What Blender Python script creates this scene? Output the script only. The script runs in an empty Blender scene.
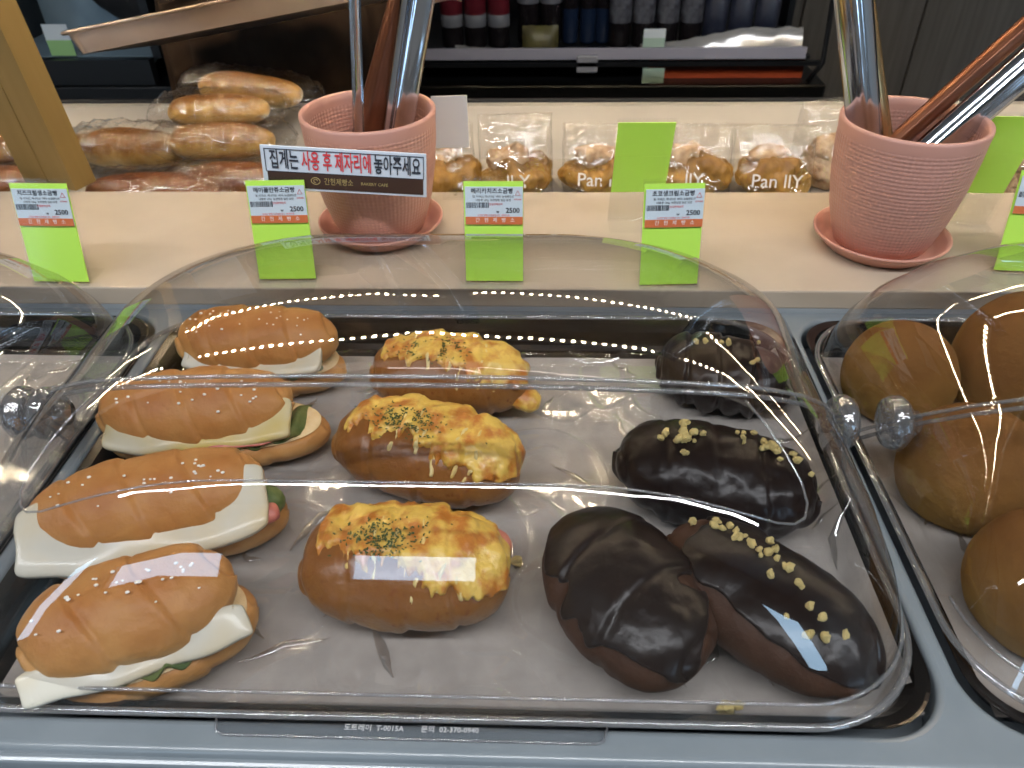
import bpy, bmesh, math, random
from math import sin, cos, pi, radians, sqrt, atan2, exp
from mathutils import Vector, Matrix, noise

random.seed(7)
scene = bpy.context.scene
COL = scene.collection
PI = pi

# ------------------------------------------------------------------ materials
def new_mat(name):
    m = bpy.data.materials.new(name); m.use_nodes = True
    nt = m.node_tree
    for n in list(nt.nodes): nt.nodes.remove(n)
    out = nt.nodes.new('ShaderNodeOutputMaterial')
    return m, nt, out

def N(nt, kind, **kw):
    n = nt.nodes.new(kind)
    for k, v in kw.items():
        if k in n.inputs.keys(): n.inputs[k].default_value = v
        else: setattr(n, k, v)
    return n

def rgba(c): return (c[0], c[1], c[2], 1.0)

def pmat(name, col, rough=.5, metal=0.0, col2=None, scale=8.0, detail=4.0, bump=0.0, bscale=40.0,
         lo=.35, hi=.65, coat=0.0, spec=.5, stretch=None, sss=0.0, emit=None, estr=0.0):
    m, nt, out = new_mat(name)
    b = N(nt, 'ShaderNodeBsdfPrincipled')
    b.inputs['Base Color'].default_value = rgba(col)
    b.inputs['Roughness'].default_value = rough
    b.inputs['Metallic'].default_value = metal
    b.inputs['Coat Weight'].default_value = coat
    b.inputs['Coat Roughness'].default_value = .12
    b.inputs['Specular IOR Level'].default_value = spec
    if sss:
        b.inputs['Subsurface Weight'].default_value = sss
        b.inputs['Subsurface Radius'].default_value = (.01, .006, .004)
        b.inputs['Subsurface Scale'].default_value = .5
    if emit:
        b.inputs['Emission Color'].default_value = rgba(emit); b.inputs['Emission Strength'].default_value = estr
    nt.links.new(b.outputs[0], out.inputs[0])
    tc = N(nt, 'ShaderNodeTexCoord'); mp = N(nt, 'ShaderNodeMapping')
    nt.links.new(tc.outputs['Object'], mp.inputs[0])
    if stretch: mp.inputs['Scale'].default_value = stretch
    if col2 is not None:
        no = N(nt, 'ShaderNodeTexNoise'); no.inputs['Scale'].default_value = scale; no.inputs['Detail'].default_value = detail
        nt.links.new(mp.outputs[0], no.inputs['Vector'])
        cr = N(nt, 'ShaderNodeValToRGB')
        cr.color_ramp.elements[0].position = lo; cr.color_ramp.elements[0].color = rgba(col)
        cr.color_ramp.elements[1].position = hi; cr.color_ramp.elements[1].color = rgba(col2)
        nt.links.new(no.outputs[0], cr.inputs[0]); nt.links.new(cr.outputs[0], b.inputs['Base Color'])
    if bump:
        no2 = N(nt, 'ShaderNodeTexNoise'); no2.inputs['Scale'].default_value = bscale; no2.inputs['Detail'].default_value = 5
        nt.links.new(mp.outputs[0], no2.inputs['Vector'])
        bp = N(nt, 'ShaderNodeBump'); bp.inputs['Strength'].default_value = bump; bp.inputs['Distance'].default_value = .002
        nt.links.new(no2.outputs[0], bp.inputs['Height']); nt.links.new(bp.outputs[0], b.inputs['Normal'])
    return m

def bread_mat(name, low, mid, top, h, nscale=45, rough=.42, spots=None, coat=.15, spec=.3):
    """crust: paler where the dough touched the tray, browner where it baked; h = height of the bun"""
    m, nt, out = new_mat(name)
    b = N(nt, 'ShaderNodeBsdfPrincipled'); b.inputs['Roughness'].default_value = rough; b.inputs['Specular IOR Level'].default_value = spec
    b.inputs['Coat Weight'].default_value = coat; b.inputs['Coat Roughness'].default_value = .3
    nt.links.new(b.outputs[0], out.inputs[0])
    tc = N(nt, 'ShaderNodeTexCoord'); sp = N(nt, 'ShaderNodeSeparateXYZ')
    nt.links.new(tc.outputs['Object'], sp.inputs[0])
    no = N(nt, 'ShaderNodeTexNoise'); no.inputs['Scale'].default_value = nscale; no.inputs['Detail'].default_value = 5
    nt.links.new(tc.outputs['Object'], no.inputs['Vector'])
    mr = N(nt, 'ShaderNodeMapRange'); mr.inputs['From Min'].default_value = 0; mr.inputs['From Max'].default_value = h
    nt.links.new(sp.outputs['Z'], mr.inputs['Value'])
    ad = N(nt, 'ShaderNodeMath', operation='MULTIPLY_ADD'); ad.inputs[1].default_value = .8; 
    nt.links.new(no.outputs[0], ad.inputs[0]); 
    su = N(nt, 'ShaderNodeMath', operation='SUBTRACT'); su.inputs[1].default_value = .40
    nt.links.new(mr.outputs[0], su.inputs[0]); nt.links.new(su.outputs[0], ad.inputs[2])
    cr = N(nt, 'ShaderNodeValToRGB')
    e = cr.color_ramp.elements
    e[0].position = .12; e[0].color = rgba(low); e[1].position = .8; e[1].color = rgba(top)
    x = e.new(.42); x.color = rgba(mid)
    nt.links.new(ad.outputs[0], cr.inputs[0])
    last = cr.outputs[0]
    if spots:
        vo = N(nt, 'ShaderNodeTexNoise'); vo.inputs['Scale'].default_value = 260; vo.inputs['Detail'].default_value = 2
        nt.links.new(tc.outputs['Object'], vo.inputs['Vector'])
        r2 = N(nt, 'ShaderNodeValToRGB'); r2.color_ramp.elements[0].position = .6; r2.color_ramp.elements[1].position = .72
        nt.links.new(vo.outputs[0], r2.inputs[0])
        mx = N(nt, 'ShaderNodeMix', data_type='RGBA'); mx.inputs[7].default_value = rgba(spots)
        nt.links.new(r2.outputs[0], mx.inputs[0]); nt.links.new(last, mx.inputs[6]); last = mx.outputs[2]
    nt.links.new(last, b.inputs['Base Color'])
    n2 = N(nt, 'ShaderNodeTexNoise'); n2.inputs['Scale'].default_value = 220; n2.inputs['Detail'].default_value = 4
    nt.links.new(tc.outputs['Object'], n2.inputs['Vector'])
    bp = N(nt, 'ShaderNodeBump'); bp.inputs['Strength'].default_value = .6; bp.inputs['Distance'].default_value = .0012
    nt.links.new(n2.outputs[0], bp.inputs['Height']); nt.links.new(bp.outputs[0], b.inputs['Normal'])
    return m

def clear_mat(name, tint=(.97, .975, .98), ior=1.5, rough=.02, gain=1.6, bump=0.0, bscale=30, haze=0.0, base=0.0, dist=.003):
    """thin clear plastic: see-through with a Fresnel gloss on both faces"""
    m, nt, out = new_mat(name)
    tr = N(nt, 'ShaderNodeBsdfTransparent'); tr.inputs[0].default_value = rgba(tint)
    gl = N(nt, 'ShaderNodeBsdfGlossy'); gl.inputs['Roughness'].default_value = rough
    fr = N(nt, 'ShaderNodeLayerWeight'); fr.inputs['Blend'].default_value = .5
    pw = N(nt, 'ShaderNodeMath', operation='POWER'); pw.inputs[1].default_value = 4.0; nt.links.new(fr.outputs['Facing'], pw.inputs[0])
    mu = N(nt, 'ShaderNodeMath', operation='MULTIPLY_ADD', use_clamp=True); mu.inputs[1].default_value = min(.85, .5*gain); mu.inputs[2].default_value = base+.04*gain
    nt.links.new(pw.outputs[0], mu.inputs[0])
    mx = N(nt, 'ShaderNodeMixShader'); nt.links.new(mu.outputs[0], mx.inputs[0])
    nt.links.new(tr.outputs[0], mx.inputs[1]); nt.links.new(gl.outputs[0], mx.inputs[2])
    last = mx.outputs[0]
    if haze:
        df = N(nt, 'ShaderNodeBsdfDiffuse'); df.inputs[0].default_value = (.8, .8, .8, 1)
        m2 = N(nt, 'ShaderNodeMixShader'); m2.inputs[0].default_value = haze
        nt.links.new(last, m2.inputs[1]); nt.links.new(df.outputs[0], m2.inputs[2]); last = m2.outputs[0]
    nt.links.new(last, out.inputs[0])
    if bump:
        tc = N(nt, 'ShaderNodeTexCoord'); no = N(nt, 'ShaderNodeTexNoise'); no.inputs['Scale'].default_value = bscale; no.inputs['Detail'].default_value = 3
        nt.links.new(tc.outputs['Object'], no.inputs['Vector'])
        bp = N(nt, 'ShaderNodeBump'); bp.inputs['Strength'].default_value = bump; bp.inputs['Distance'].default_value = dist
        nt.links.new(no.outputs[0], bp.inputs['Height'])
        nt.links.new(bp.outputs[0], gl.inputs['Normal']); nt.links.new(bp.outputs[0], fr.inputs['Normal'])
    return m

def emit_mat(name, col, s):
    m, nt, out = new_mat(name)
    e = N(nt, 'ShaderNodeEmission'); e.inputs[0].default_value = rgba(col); e.inputs[1].default_value = s
    nt.links.new(e.outputs[0], out.inputs[0]); return m

M = {}
M['beige'] = pmat('beige_solid_surface', (.49, .405, .31), .22, col2=(.545, .45, .35), scale=14, lo=.3, hi=.7)
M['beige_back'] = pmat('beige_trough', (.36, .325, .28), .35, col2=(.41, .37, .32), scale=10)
M['stone'] = pmat('grey_solid_surface', (.185, .215, .235), .2, col2=(.22, .25, .27), scale=18, lo=.3, hi=.7)
M['stone_dark'] = pmat('grey_solid_surface_front', (.18, .205, .225), .25)
M['riser'] = pmat('grey_riser_painted_daylight', (.34, .37, .39), .4, col2=(.38, .41, .43), scale=18)  # paler copy of the counter grey; daylight on the riser put into the colour
M['tray'] = pmat('dark_steel_tray', (.055, .05, .048), .16, metal=.9, col2=(.08, .075, .07), scale=30)
M['paper'] = pmat('parchment_paper', (.41, .37, .335), .75, col2=(.48, .435, .395), scale=60, bump=.25, bscale=90)
M['acrylic'] = clear_mat('clear_acrylic_lid', (.955, .955, .96), 1.49, .015, 1.9, base=.018)
M['acrylic_edge'] = clear_mat('clear_acrylic_thick_edge', (.80, .81, .83), 1.5, .06, 2.2, haze=.10, base=.10)
M['acrylic_knob'] = clear_mat('clear_acrylic_knob', (.72, .74, .78), 1.5, .05, 3.0, haze=.06, base=.18, bump=.6, bscale=160)
M['film'] = clear_mat('clear_plastic_film', (.985, .985, .985), 1.5, .05, 2.6, base=.03)
M['film_fold'] = clear_mat('folded_plastic_film', (.98, .98, .98), 1.5, .12, 3.0, base=.24)
M['bag'] = clear_mat('clear_cellophane_bag', (.985, .985, .985), 1.5, .07, 1.0, bump=1.0, bscale=50, haze=0, base=.08, dist=.005)
M['holder'] = clear_mat('clear_sign_holder', (.97, .98, .98), 1.49, .10, .35)
M['salt_bread'] = bread_mat('salt_bread_crust', (.60, .37, .155), (.49, .235, .07), (.38, .14, .032), .040, rough=.5, coat=.05)
M['crumb'] = pmat('bread_crumb_inside', (.80, .62, .36), .8, col2=(.72, .5, .24), scale=120, bump=.5, bscale=220)
M['cheese_slab'] = pmat('pale_cheese_slab', (.55, .52, .43), .5, col2=(.58, .44, .22), scale=20, lo=.45, hi=.78, bump=.15, bscale=120, coat=.2)
M['cheese_slab_yellow'] = pmat('yellowed_cheese_slab', (.57, .51, .36), .5, col2=(.54, .40, .10), scale=16, lo=.4, hi=.62, bump=.15, bscale=120, coat=.2)
M['ham'] = pmat('pink_ham', (.62, .22, .15), .4, col2=(.5, .13, .1), scale=60)
M['lettuce'] = pmat('green_leaf_filling', (.05, .10, .02), .5, col2=(.16, .18, .05), scale=70, bump=.5, bscale=150)
M['salt'] = pmat('salt_grains', (.9, .86, .78), .4)
M['cheese_bread'] = bread_mat('glossy_brown_crust', (.40, .20, .055), (.27, .115, .026), (.22, .08, .016), .05, rough=.33, coat=.25, spots=(.2, .06, .012))
M['cheese'] = pmat('melted_yellow_cheese', (.50, .17, .02), .38, col2=(.74, .48, .09), scale=85, lo=.38, hi=.56, bump=.8, bscale=150, coat=.2)
M['sauce'] = pmat('pale_cream_drizzle', (.74, .60, .28), .4, col2=(.66, .44, .12), scale=60, bump=.3, bscale=200, coat=.2)
M['herb'] = pmat('dried_parsley', (.045, .08, .02), .8)
M['choc'] = pmat('dark_chocolate_coating', (.009, .0045, .0035), .30, col2=(.014, .007, .005), scale=35, bump=.45, bscale=60, coat=0, spec=.28)
M['choc_bread'] = bread_mat('cocoa_brown_crust', (.075, .030, .011), (.056, .021, .0075), (.045, .016, .006), .05, rough=.6, coat=.0)
M['crumble'] = pmat('yellow_cookie_crumble', (.78, .64, .28), .7, col2=(.70, .52, .18), scale=200, bump=.6, bscale=400)
M['mocha'] = bread_mat('golden_brown_bun_top', (.32, .19, .055), (.235, .118, .03), (.165, .072, .018), .06, nscale=28, rough=.8, coat=0, spec=.15)
M['loaf'] = bread_mat('loaf_crust', (.80, .62, .28), (.62, .38, .11), (.20, .080, .014), .036, rough=.4)
M['dark_loaf'] = bread_mat('reddish_loaf_crust', (.30, .12, .035), (.20, .065, .016), (.14, .04, .010), .05, rough=.35)
M['pastry'] = bread_mat('flaky_pastry_crust', (.56, .36, .10), (.46, .25, .055), (.24, .12, .03), .05, nscale=70, rough=.45)
M['flake'] = pmat('browned_flaky_layers', (.42, .24, .12), .6, col2=(.62, .46, .30), scale=80, bump=.7, bscale=120)
M['icing'] = pmat('white_print_on_bag', (.86, .82, .76), .6)
M['steel'] = pmat('polished_steel', (.66, .70, .76), .11, metal=1.0)
M['steel_reflect_brown'] = pmat('steel_painted_brown_reflection', (.15, .052, .026), .28, metal=.6, col2=(.19, .072, .034), scale=20)  # plain steel arm; brown reflection of the pot is put into the colour
M['steel_reflect_tan'] = pmat('steel_painted_tan_reflection', (.50, .36, .18), .25, metal=.9)  # steel as well; tan of the reflected surroundings painted as base colour
M['gold'] = pmat('brushed_gold_post', (.27, .175, .055), .45, metal=.45, col2=(.30, .195, .065), scale=60, stretch=(1, 1, .06))
M['green'] = pmat('fluorescent_green_card', (.60, .97, .10), .6, col2=(.63, .98, .12), scale=12)
M['label'] = pmat('pale_blue_white_label', (.66, .74, .80), .5)
M['ink'] = pmat('black_ink', (.03, .035, .05), .6)
M['ink_red'] = pmat('red_ink', (.72, .05, .06), .6)
M['orange'] = pmat('orange_band_print', (.68, .17, .05), .5)
M['white'] = pmat('white_print', (.85, .85, .83), .5)
M['sign_white'] = pmat('white_sign_board', (.70, .76, .84), .4)
M['sign_brown'] = pmat('dark_brown_sign_band', (.055, .028, .02), .4)
M['sign_gold'] = pmat('gold_print', (.45, .36, .14), .5)
M['white_card'] = pmat('white_plastic_card', (.74, .70, .67), .5)
M['black'] = pmat('black_painted_metal', (.006, .007, .009), .35)
M['black_rough'] = pmat('black_matte', (.008, .008, .010), .7)
M['rail'] = pmat('lilac_grey_price_rail', (.36, .36, .44), .35)
M['wallpanel'] = pmat('taupe_streaked_wall_panel', (.075, .066, .055), .6, col2=(.115, .102, .085), scale=9, stretch=(9, 9, .5), lo=.3, hi=.7)
M['cloth'] = pmat('brown_apron_cloth', (.055, .030, .017), .9, col2=(.07, .04, .024), scale=30, bump=.2, bscale=300)
M['cloth_dark'] = pmat('dark_brown_clothing', (.02, .012, .009), .9)
M['skin'] = pmat('skin', (.62, .40, .29), .5, sss=.1)
M['hair'] = pmat('black_hair', (.012, .01, .01), .5)
M['bake_tray'] = pmat('warm_grey_aluminium_tray', (.62, .50, .41), .32, metal=.75, col2=(.56, .44, .35), scale=25)
M['floor'] = pmat('grey_floor_tiles', (.22, .21, .20), .4, col2=(.27, .26, .25), scale=3)
M['ceil'] = pmat('light_ceiling', (.30, .295, .29), .8)
M['wall'] = pmat('pale_wall', (.42, .40, .37), .8, col2=(.46, .44, .41), scale=4)
M['frame'] = pmat('dark_window_frame', (.03, .03, .03), .4)
M['tinted'] = pmat('blue_grey_fridge_interior', (.26, .36, .44), .35, col2=(.17, .26, .33), scale=7)

# terracotta with a woven emboss
def pot_mat():
    m, nt, out = new_mat('pink_terracotta_woven_emboss')
    b = N(nt, 'ShaderNodeBsdfPrincipled'); b.inputs['Base Color'].default_value = (.58, .30, .235, 1)
    b.inputs['Roughness'].default_value = .42
    nt.links.new(b.outputs[0], out.inputs[0])
    tc = N(nt, 'ShaderNodeTexCoord'); sp = N(nt, 'ShaderNodeSeparateXYZ'); nt.links.new(tc.outputs['Object'], sp.inputs[0])
    at = N(nt, 'ShaderNodeMath', operation='ARCTAN2'); nt.links.new(sp.outputs['Y'], at.inputs[0]); nt.links.new(sp.outputs['X'], at.inputs[1])
    def wave(src, k, amp):
        a = N(nt, 'ShaderNodeMath', operation='MULTIPLY'); a.inputs[1].default_value = k; nt.links.new(src, a.inputs[0])
        s = N(nt, 'ShaderNodeMath', operation='SINE'); nt.links.new(a.outputs[0], s.inputs[0])
        p = N(nt, 'ShaderNodeMath', operation='MULTIPLY'); p.inputs[1].default_value = amp; nt.links.new(s.outputs[0], p.inputs[0])
        return p.outputs[0]
    z = wave(sp.outputs['Z'], 2*PI/.0033, .8); t = wave(at.outputs[0], 88, .9)
    no = N(nt, 'ShaderNodeTexNoise'); no.inputs['Scale'].default_value = 60; no.inputs['Detail'].default_value = 3
    mp = N(nt, 'ShaderNodeMapping'); mp.inputs['Scale'].default_value = (.35, .35, 2.5)
    nt.links.new(tc.outputs['Object'], mp.inputs[0]); nt.links.new(mp.outputs[0], no.inputs['Vector'])
    ad = N(nt, 'ShaderNodeMath', operation='ADD'); nt.links.new(z, ad.inputs[0]); nt.links.new(t, ad.inputs[1])
    mu = N(nt, 'ShaderNodeMath', operation='MULTIPLY'); nt.links.new(ad.outputs[0], mu.inputs[0]); nt.links.new(no.outputs[0], mu.inputs[1])
    # the weave only sits on the outside below the smooth lip
    gt = N(nt, 'ShaderNodeMath', operation='LESS_THAN'); gt.inputs[1].default_value = .0985; nt.links.new(sp.outputs['Z'], gt.inputs[0])
    m3 = N(nt, 'ShaderNodeMath', operation='MULTIPLY'); nt.links.new(mu.outputs[0], m3.inputs[0]); nt.links.new(gt.outputs[0], m3.inputs[1])
    bp = N(nt, 'ShaderNodeBump'); bp.inputs['Strength'].default_value = .5; bp.inputs['Distance'].default_value = .0007
    nt.links.new(m3.outputs[0], bp.inputs['Height']); nt.links.new(bp.outputs[0], b.inputs['Normal'])
    return m
M['pot'] = pot_mat()
M['terracotta'] = pmat('pink_terracotta_smooth', (.56, .265, .20), .35, col2=(.58, .285, .215), scale=20)

# ------------------------------------------------------------------ object helpers
def link_mesh(name, me, mat, parent=None, smooth=True, loc=None, rot=None):
    o = bpy.data.objects.new(name, me); COL.objects.link(o)
    if mat is not None:
        me.materials.clear(); me.materials.append(mat)
    if smooth: me.polygons.foreach_set('use_smooth', [True]*len(me.polygons))
    if parent is not None: o.parent = parent
    if loc is not None: o.location = loc
    if rot is not None: o.rotation_euler = rot
    return o

def mesh(name, vs, fs, mat, parent=None, smooth=True, weld=False, **kw):
    me = bpy.data.meshes.new(name); me.from_pydata([tuple(v) for v in vs], [], fs); me.update()
    bm = bmesh.new(); bm.from_mesh(me)
    if weld: bmesh.ops.remove_doubles(bm, verts=bm.verts, dist=1e-6)
    bmesh.ops.recalc_face_normals(bm, faces=bm.faces)
    bm.to_mesh(me); bm.free()
    return link_mesh(name, me, mat, parent, smooth, **kw)

def from_bm(name, bm, mat, parent=None, smooth=False, **kw):
    bmesh.ops.recalc_face_normals(bm, faces=bm.faces)
    me = bpy.data.meshes.new(name); bm.to_mesh(me); bm.free()
    return link_mesh(name, me, mat, parent, smooth, **kw)

def box_bm(x0, x1, y0, y1, z0, z1, bev=0.0, seg=2, bm=None):
    own = bm is None
    b = bmesh.new()
    bmesh.ops.create_cube(b, size=1.0)
    for v in b.verts:
        v.co = Vector(((x0+x1)/2+v.co.x*(x1-x0), (y0+y1)/2+v.co.y*(y1-y0), (z0+z1)/2+v.co.z*(z1-z0)))
    if bev: bmesh.ops.bevel(b, geom=b.edges[:], offset=bev, segments=seg, affect='EDGES', profile=.5)
    if own: return b
    me = bpy.data.meshes.new('tmp'); b.to_mesh(me); b.free(); bm.from_mesh(me); bpy.data.meshes.remove(me)
    return bm

def box(name, x0, x1, y0, y1, z0, z1, mat, parent=None, bev=0.0, seg=2, **kw):
    return from_bm(name, box_bm(x0, x1, y0, y1, z0, z1, bev, seg), mat, parent, smooth=False, **kw)

def lathe(name, prof, mat, parent=None, n=64, **kw):
    vs, fs = [], []
    for (r, z) in prof:
        for i in range(n):
            a = 2*PI*i/n; vs.append((r*cos(a), r*sin(a), z))
    for k in range(len(prof)-1):
        for i in range(n):
            j = (i+1) % n; fs.append((k*n+i, k*n+j, (k+1)*n+j, (k+1)*n+i))
    return mesh(name, vs, fs, mat, parent, True, weld=True, **kw)

def tube(name, pts, r, mat, parent=None, n=8, closed=False, **kw):
    """round rod swept along points; r may be a list"""
    pts = [Vector(p) for p in pts]; m = len(pts); vs, fs = [], []
    up = None
    for k, p in enumerate(pts):
        if closed: t = pts[(k+1) % m]-pts[k-1]
        else: t = pts[min(k+1, m-1)]-pts[max(k-1, 0)]
        t.normalize()
        if up is None:
            up = t.orthogonal().normalized()
        up = (up - t*up.dot(t)).normalized(); sd = t.cross(up)
        rr = r[k] if isinstance(r, (list, tuple)) else r
        for i in range(n):
            a = 2*PI*i/n; vs.append(p+up*rr*cos(a)+sd*rr*sin(a))
    rng = m if closed else m-1
    for k in range(rng):
        k2 = (k+1) % m
        for i in range(n):
            j = (i+1) % n; fs.append((k*n+i, k*n+j, k2*n+j, k2*n+i))
    if not closed:
        fs.append(tuple(range(n))[::-1]); fs.append(tuple((m-1)*n+i for i in range(n)))
    return mesh(name, vs, fs, mat, parent, True, **kw)

def tag(o, label=None, cat=None, group=None, kind=None):
    if label: o['label'] = label
    if cat: o['category'] = cat
    if group: o['group'] = group
    if kind: o['kind'] = kind
    return o

def empty(name, loc=(0, 0, 0), rot=(0, 0, 0), label=None, cat=None, group=None):
    o = bpy.data.objects.new(name, None); COL.objects.link(o)
    o.empty_display_size = .02
    o.location = loc; o.rotation_euler = rot
    return tag(o, label, cat, group)

def children(o): return [c for c in bpy.data.objects if c.parent is o]
def copy_tree(o, parent=None):
    c = o.copy(); COL.objects.link(c); c.parent = parent
    for ch in children(o): copy_tree(ch, c)
    return c

def text_mesh(name, s, size, mat, parent, loc, rot=(PI/2, 0, 0), align='CENTER', ext=.00008, sx=1.0, bold=0.0):
    cu = bpy.data.curves.new('txt', 'FONT'); cu.body = s; cu.size = size; cu.align_x = align; cu.align_y = 'CENTER'
    cu.extrude = ext; cu.offset = bold; cu.resolution_u = 2
    t = bpy.data.objects.new('txt', cu); COL.objects.link(t)
    bpy.context.view_layer.update()
    dg = bpy.context.evaluated_depsgraph_get()
    me = bpy.data.meshes.new_from_object(t.evaluated_get(dg))
    bpy.data.objects.remove(t); bpy.data.curves.remove(cu)
    o = link_mesh(name, me, mat, parent, False, loc=loc, rot=rot)
    o.scale = (sx, 1, 1)
    return o

def smoothstep(a, b, x):
    t = max(0.0, min(1.0, (x-a)/(b-a))); return t*t*(3-2*t)

def fbm(x, y, z, s, seed=0.0, o=3):
    return noise.fractal(Vector((x*s+seed, y*s+seed*1.7, z*s-seed)), 1.0, 2.0, o)

# ------------------------------------------------------------------ the camera
camd = bpy.data.cameras.new('camera'); cam = bpy.data.objects.new('camera', camd); COL.objects.link(cam)
camd.sensor_width = 36; camd.lens = 770.026/1024*36; camd.clip_start = .01; camd.clip_end = 60
_p, _yaw, _roll = .6639, -.0428, -.0166
cp, sp_ = cos(_p), sin(_p)
fw = Vector((sin(_yaw)*cp, cos(_yaw)*cp, -sp_)); rt = Vector((cos(_yaw), -sin(_yaw), 0)); upv = rt.cross(fw)
rt2 = cos(_roll)*rt+sin(_roll)*upv; up2 = -sin(_roll)*rt+cos(_roll)*upv
cam.matrix_world = Matrix(((rt2.x, up2.x, -fw.x, .3026), (rt2.y, up2.y, -fw.y, -.1865), (rt2.z, up2.z, -fw.z, .3508), (0, 0, 0, 1)))
scene.camera = cam
camd.dof.use_dof = True; camd.dof.focus_distance = .52; camd.dof.aperture_fstop = 14.0

# ------------------------------------------------------------------ the room
FZ = -.92; CZ = 1.65; X0, X1, Y0, Y1 = -3.2, 4.0, -3.0, 2.15
def struct(o): o['kind'] = 'structure'; return o
struct(box('floor', X0, X1, Y0, Y1, FZ-.05, FZ, M['floor']))
struct(box('ceiling', X0, X1, Y0, Y1, CZ, CZ+.05, M['ceil']))
struct(box('wall_left', X0-.05, X0, Y0, Y1, FZ, CZ, M['wall']))
struct(box('wall_right', X1, X1+.05, Y0, Y1, FZ, CZ, M['wall']))
# far wall with vertical grooves between its panels
bm = bmesh.new()
xs = [X0, -2.3, -1.4, -.5, .4, 1.02, 1.35, 1.68, 2.01, 2.34, 3.2, X1]
for a, b in zip(xs[:-1], xs[1:]):
    box_bm(a+.0025, b-.0025, Y1-.012, Y1, FZ, CZ, .002, 1, bm=bm)
box_bm(X0, X1, Y1, Y1+.05, FZ, CZ, bm=bm)
struct(from_bm('wall_back', bm, M['wallpanel']))
# street wall behind the photographer: openings with glass and daylight beyond
wins = [(-1.72, -1.06, .20, .43), (-.52, .06, .20, .43), (2.3, 3.3, -.2, 1.0), (-3.0, -2.45, -.2, 1.0)]  # last two openings are added, unseen, to bring in more cool daylight
clere = []
WY = Y0
bm = bmesh.new()
edges = sorted([(w[0], w[1], w[2], w[3]) for w in wins])
px = X0; ZM = 1.06
for (a, b, c, d) in edges:
    box_bm(px, a, WY-.12, WY, FZ, ZM, bm=bm)
    box_bm(a, b, WY-.12, WY, FZ, c, bm=bm); box_bm(a, b, WY-.12, WY, d, ZM, bm=bm); px = b
box_bm(px, X1, WY-.12, WY, FZ, ZM, bm=bm)
px = X0
for (a, b, c, d) in clere:
    box_bm(px, a, WY-.12, WY, ZM, CZ, bm=bm)
    box_bm(a, b, WY-.12, WY, ZM, c, bm=bm); box_bm(a, b, WY-.12, WY, d, CZ, bm=bm); px = b
box_bm(px, X1, WY-.12, WY, ZM, CZ, bm=bm)
struct(from_bm('wall_front', bm, M['wall']))
for i, (a, b, c, d) in enumerate(wins+clere):
    bm = bmesh.new(); t = .02
    for (p, q_, r_, s_) in [(a, a+t, c, d), (b-t, b, c, d), (a+t, b-t, c, c+t), (a+t, b-t, d-t, d)]:
        box_bm(p, q_, WY-.08, WY-.02, r_, s_, bm=bm)
    struct(from_bm('window_%d' % (i+1), bm, M['frame']))
    ld = bpy.data.lights.new('daylight', 'AREA'); ld.shape = 'RECTANGLE'; ld.size = b-a; ld.size_y = d-c; ld.energy = 0
    ld.cycles.is_portal = True
    lo = bpy.data.objects.new('daylight_portal', ld); COL.objects.link(lo); lo.location = ((a+b)/2, WY-.01, (c+d)/2)
    lo.rotation_euler = (PI/2, 0, 0)
    lo.rotation_euler = Matrix(((1, 0, 0), (0, 0, -1), (0, 1, 0))).to_euler()
w = bpy.data.worlds.new('world'); scene.world = w; w.use_nodes = True
bg = w.node_tree.nodes['Background']; bg.inputs[0].default_value = (.50, .74, 1.0, 1); bg.inputs[1].default_value = 7.0

# ceiling lamps
def ceiling_lamp(x, y, lx, ly, power, label, col=(1, .93, .85)):
    r = empty('ceiling_lamp', (x, y, CZ), label=label, cat='ceiling lamp')
    bm = bmesh.new()
    for (a, b, c, d) in [(-lx/2-.02, -lx/2, -ly/2-.02, ly/2+.02), (lx/2, lx/2+.02, -ly/2-.02, ly/2+.02), (-lx/2, lx/2, -ly/2-.02, -ly/2), (-lx/2, lx/2, ly/2, ly/2+.02)]:
        box_bm(a, b, c, d, -.05, 0, bm=bm)
    from_bm('lamp_housing', bm, M['white_card'], r)
    ld = bpy.data.lights.new('lamp_light', 'AREA'); ld.shape = 'RECTANGLE'; ld.size = lx; ld.size_y = ly; ld.energy = power; ld.color = col
    lo = bpy.data.objects.new('lamp_light', ld); COL.objects.link(lo); lo.parent = r; lo.location = (0, 0, -.04)
ceiling_lamp(.2, -.60, 4.6, .07, 75, 'added long linear lamp, unseen, brightening the trays from over the customer aisle', (.93, .96, 1))  # added lamp: lifts the light on the trays and draws the bright crease line
ceiling_lamp(.4, 1.75, 1.2, .12, 2.5, 'long ceiling lamp over the staff aisle behind the counter')

# ------------------------------------------------------------------ counter
GAP = .511; W = .5; D = .351
def rrect(x0, x1, y0, y1, r, n=10, ccw=True):
    P = []
    for cx, cy, a0 in [(x1-r, y0+r, -90), (x1-r, y1-r, 0), (x0+r, y1-r, 90), (x0+r, y0+r, 180)]:
        for i in range(n+1):
            t = radians(a0+90*i/n); P.append((cx+r*cos(t), cy+r*sin(t)))
    return P if ccw else P[::-1]

def plate(name, outer, holes, z_top, thick, bev, mat, parent=None):
    cu = bpy.data.curves.new('pl', 'CURVE'); cu.dimensions = '2D'; cu.fill_mode = 'BOTH'
    for P in [outer]+holes:
        s = cu.splines.new('POLY'); s.points.add(len(P)-1)
        for k, (x, y) in enumerate(P): s.points[k].co = (x, y, 0, 1)
        s.use_cyclic_u = True
    cu.extrude = thick/2-bev; cu.bevel_depth = bev; cu.bevel_resolution = 3; cu.offset = -bev
    t = bpy.data.objects.new('pl', cu); COL.objects.link(t); bpy.context.view_layer.update()
    me = bpy.data.meshes.new_from_object(t.evaluated_get(bpy.context.evaluated_depsgraph_get()))
    bpy.data.objects.remove(t)
    for v in me.vertices: v.co.z += z_top-thick/2
    return link_mesh(name, me, mat, parent, False)

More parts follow.
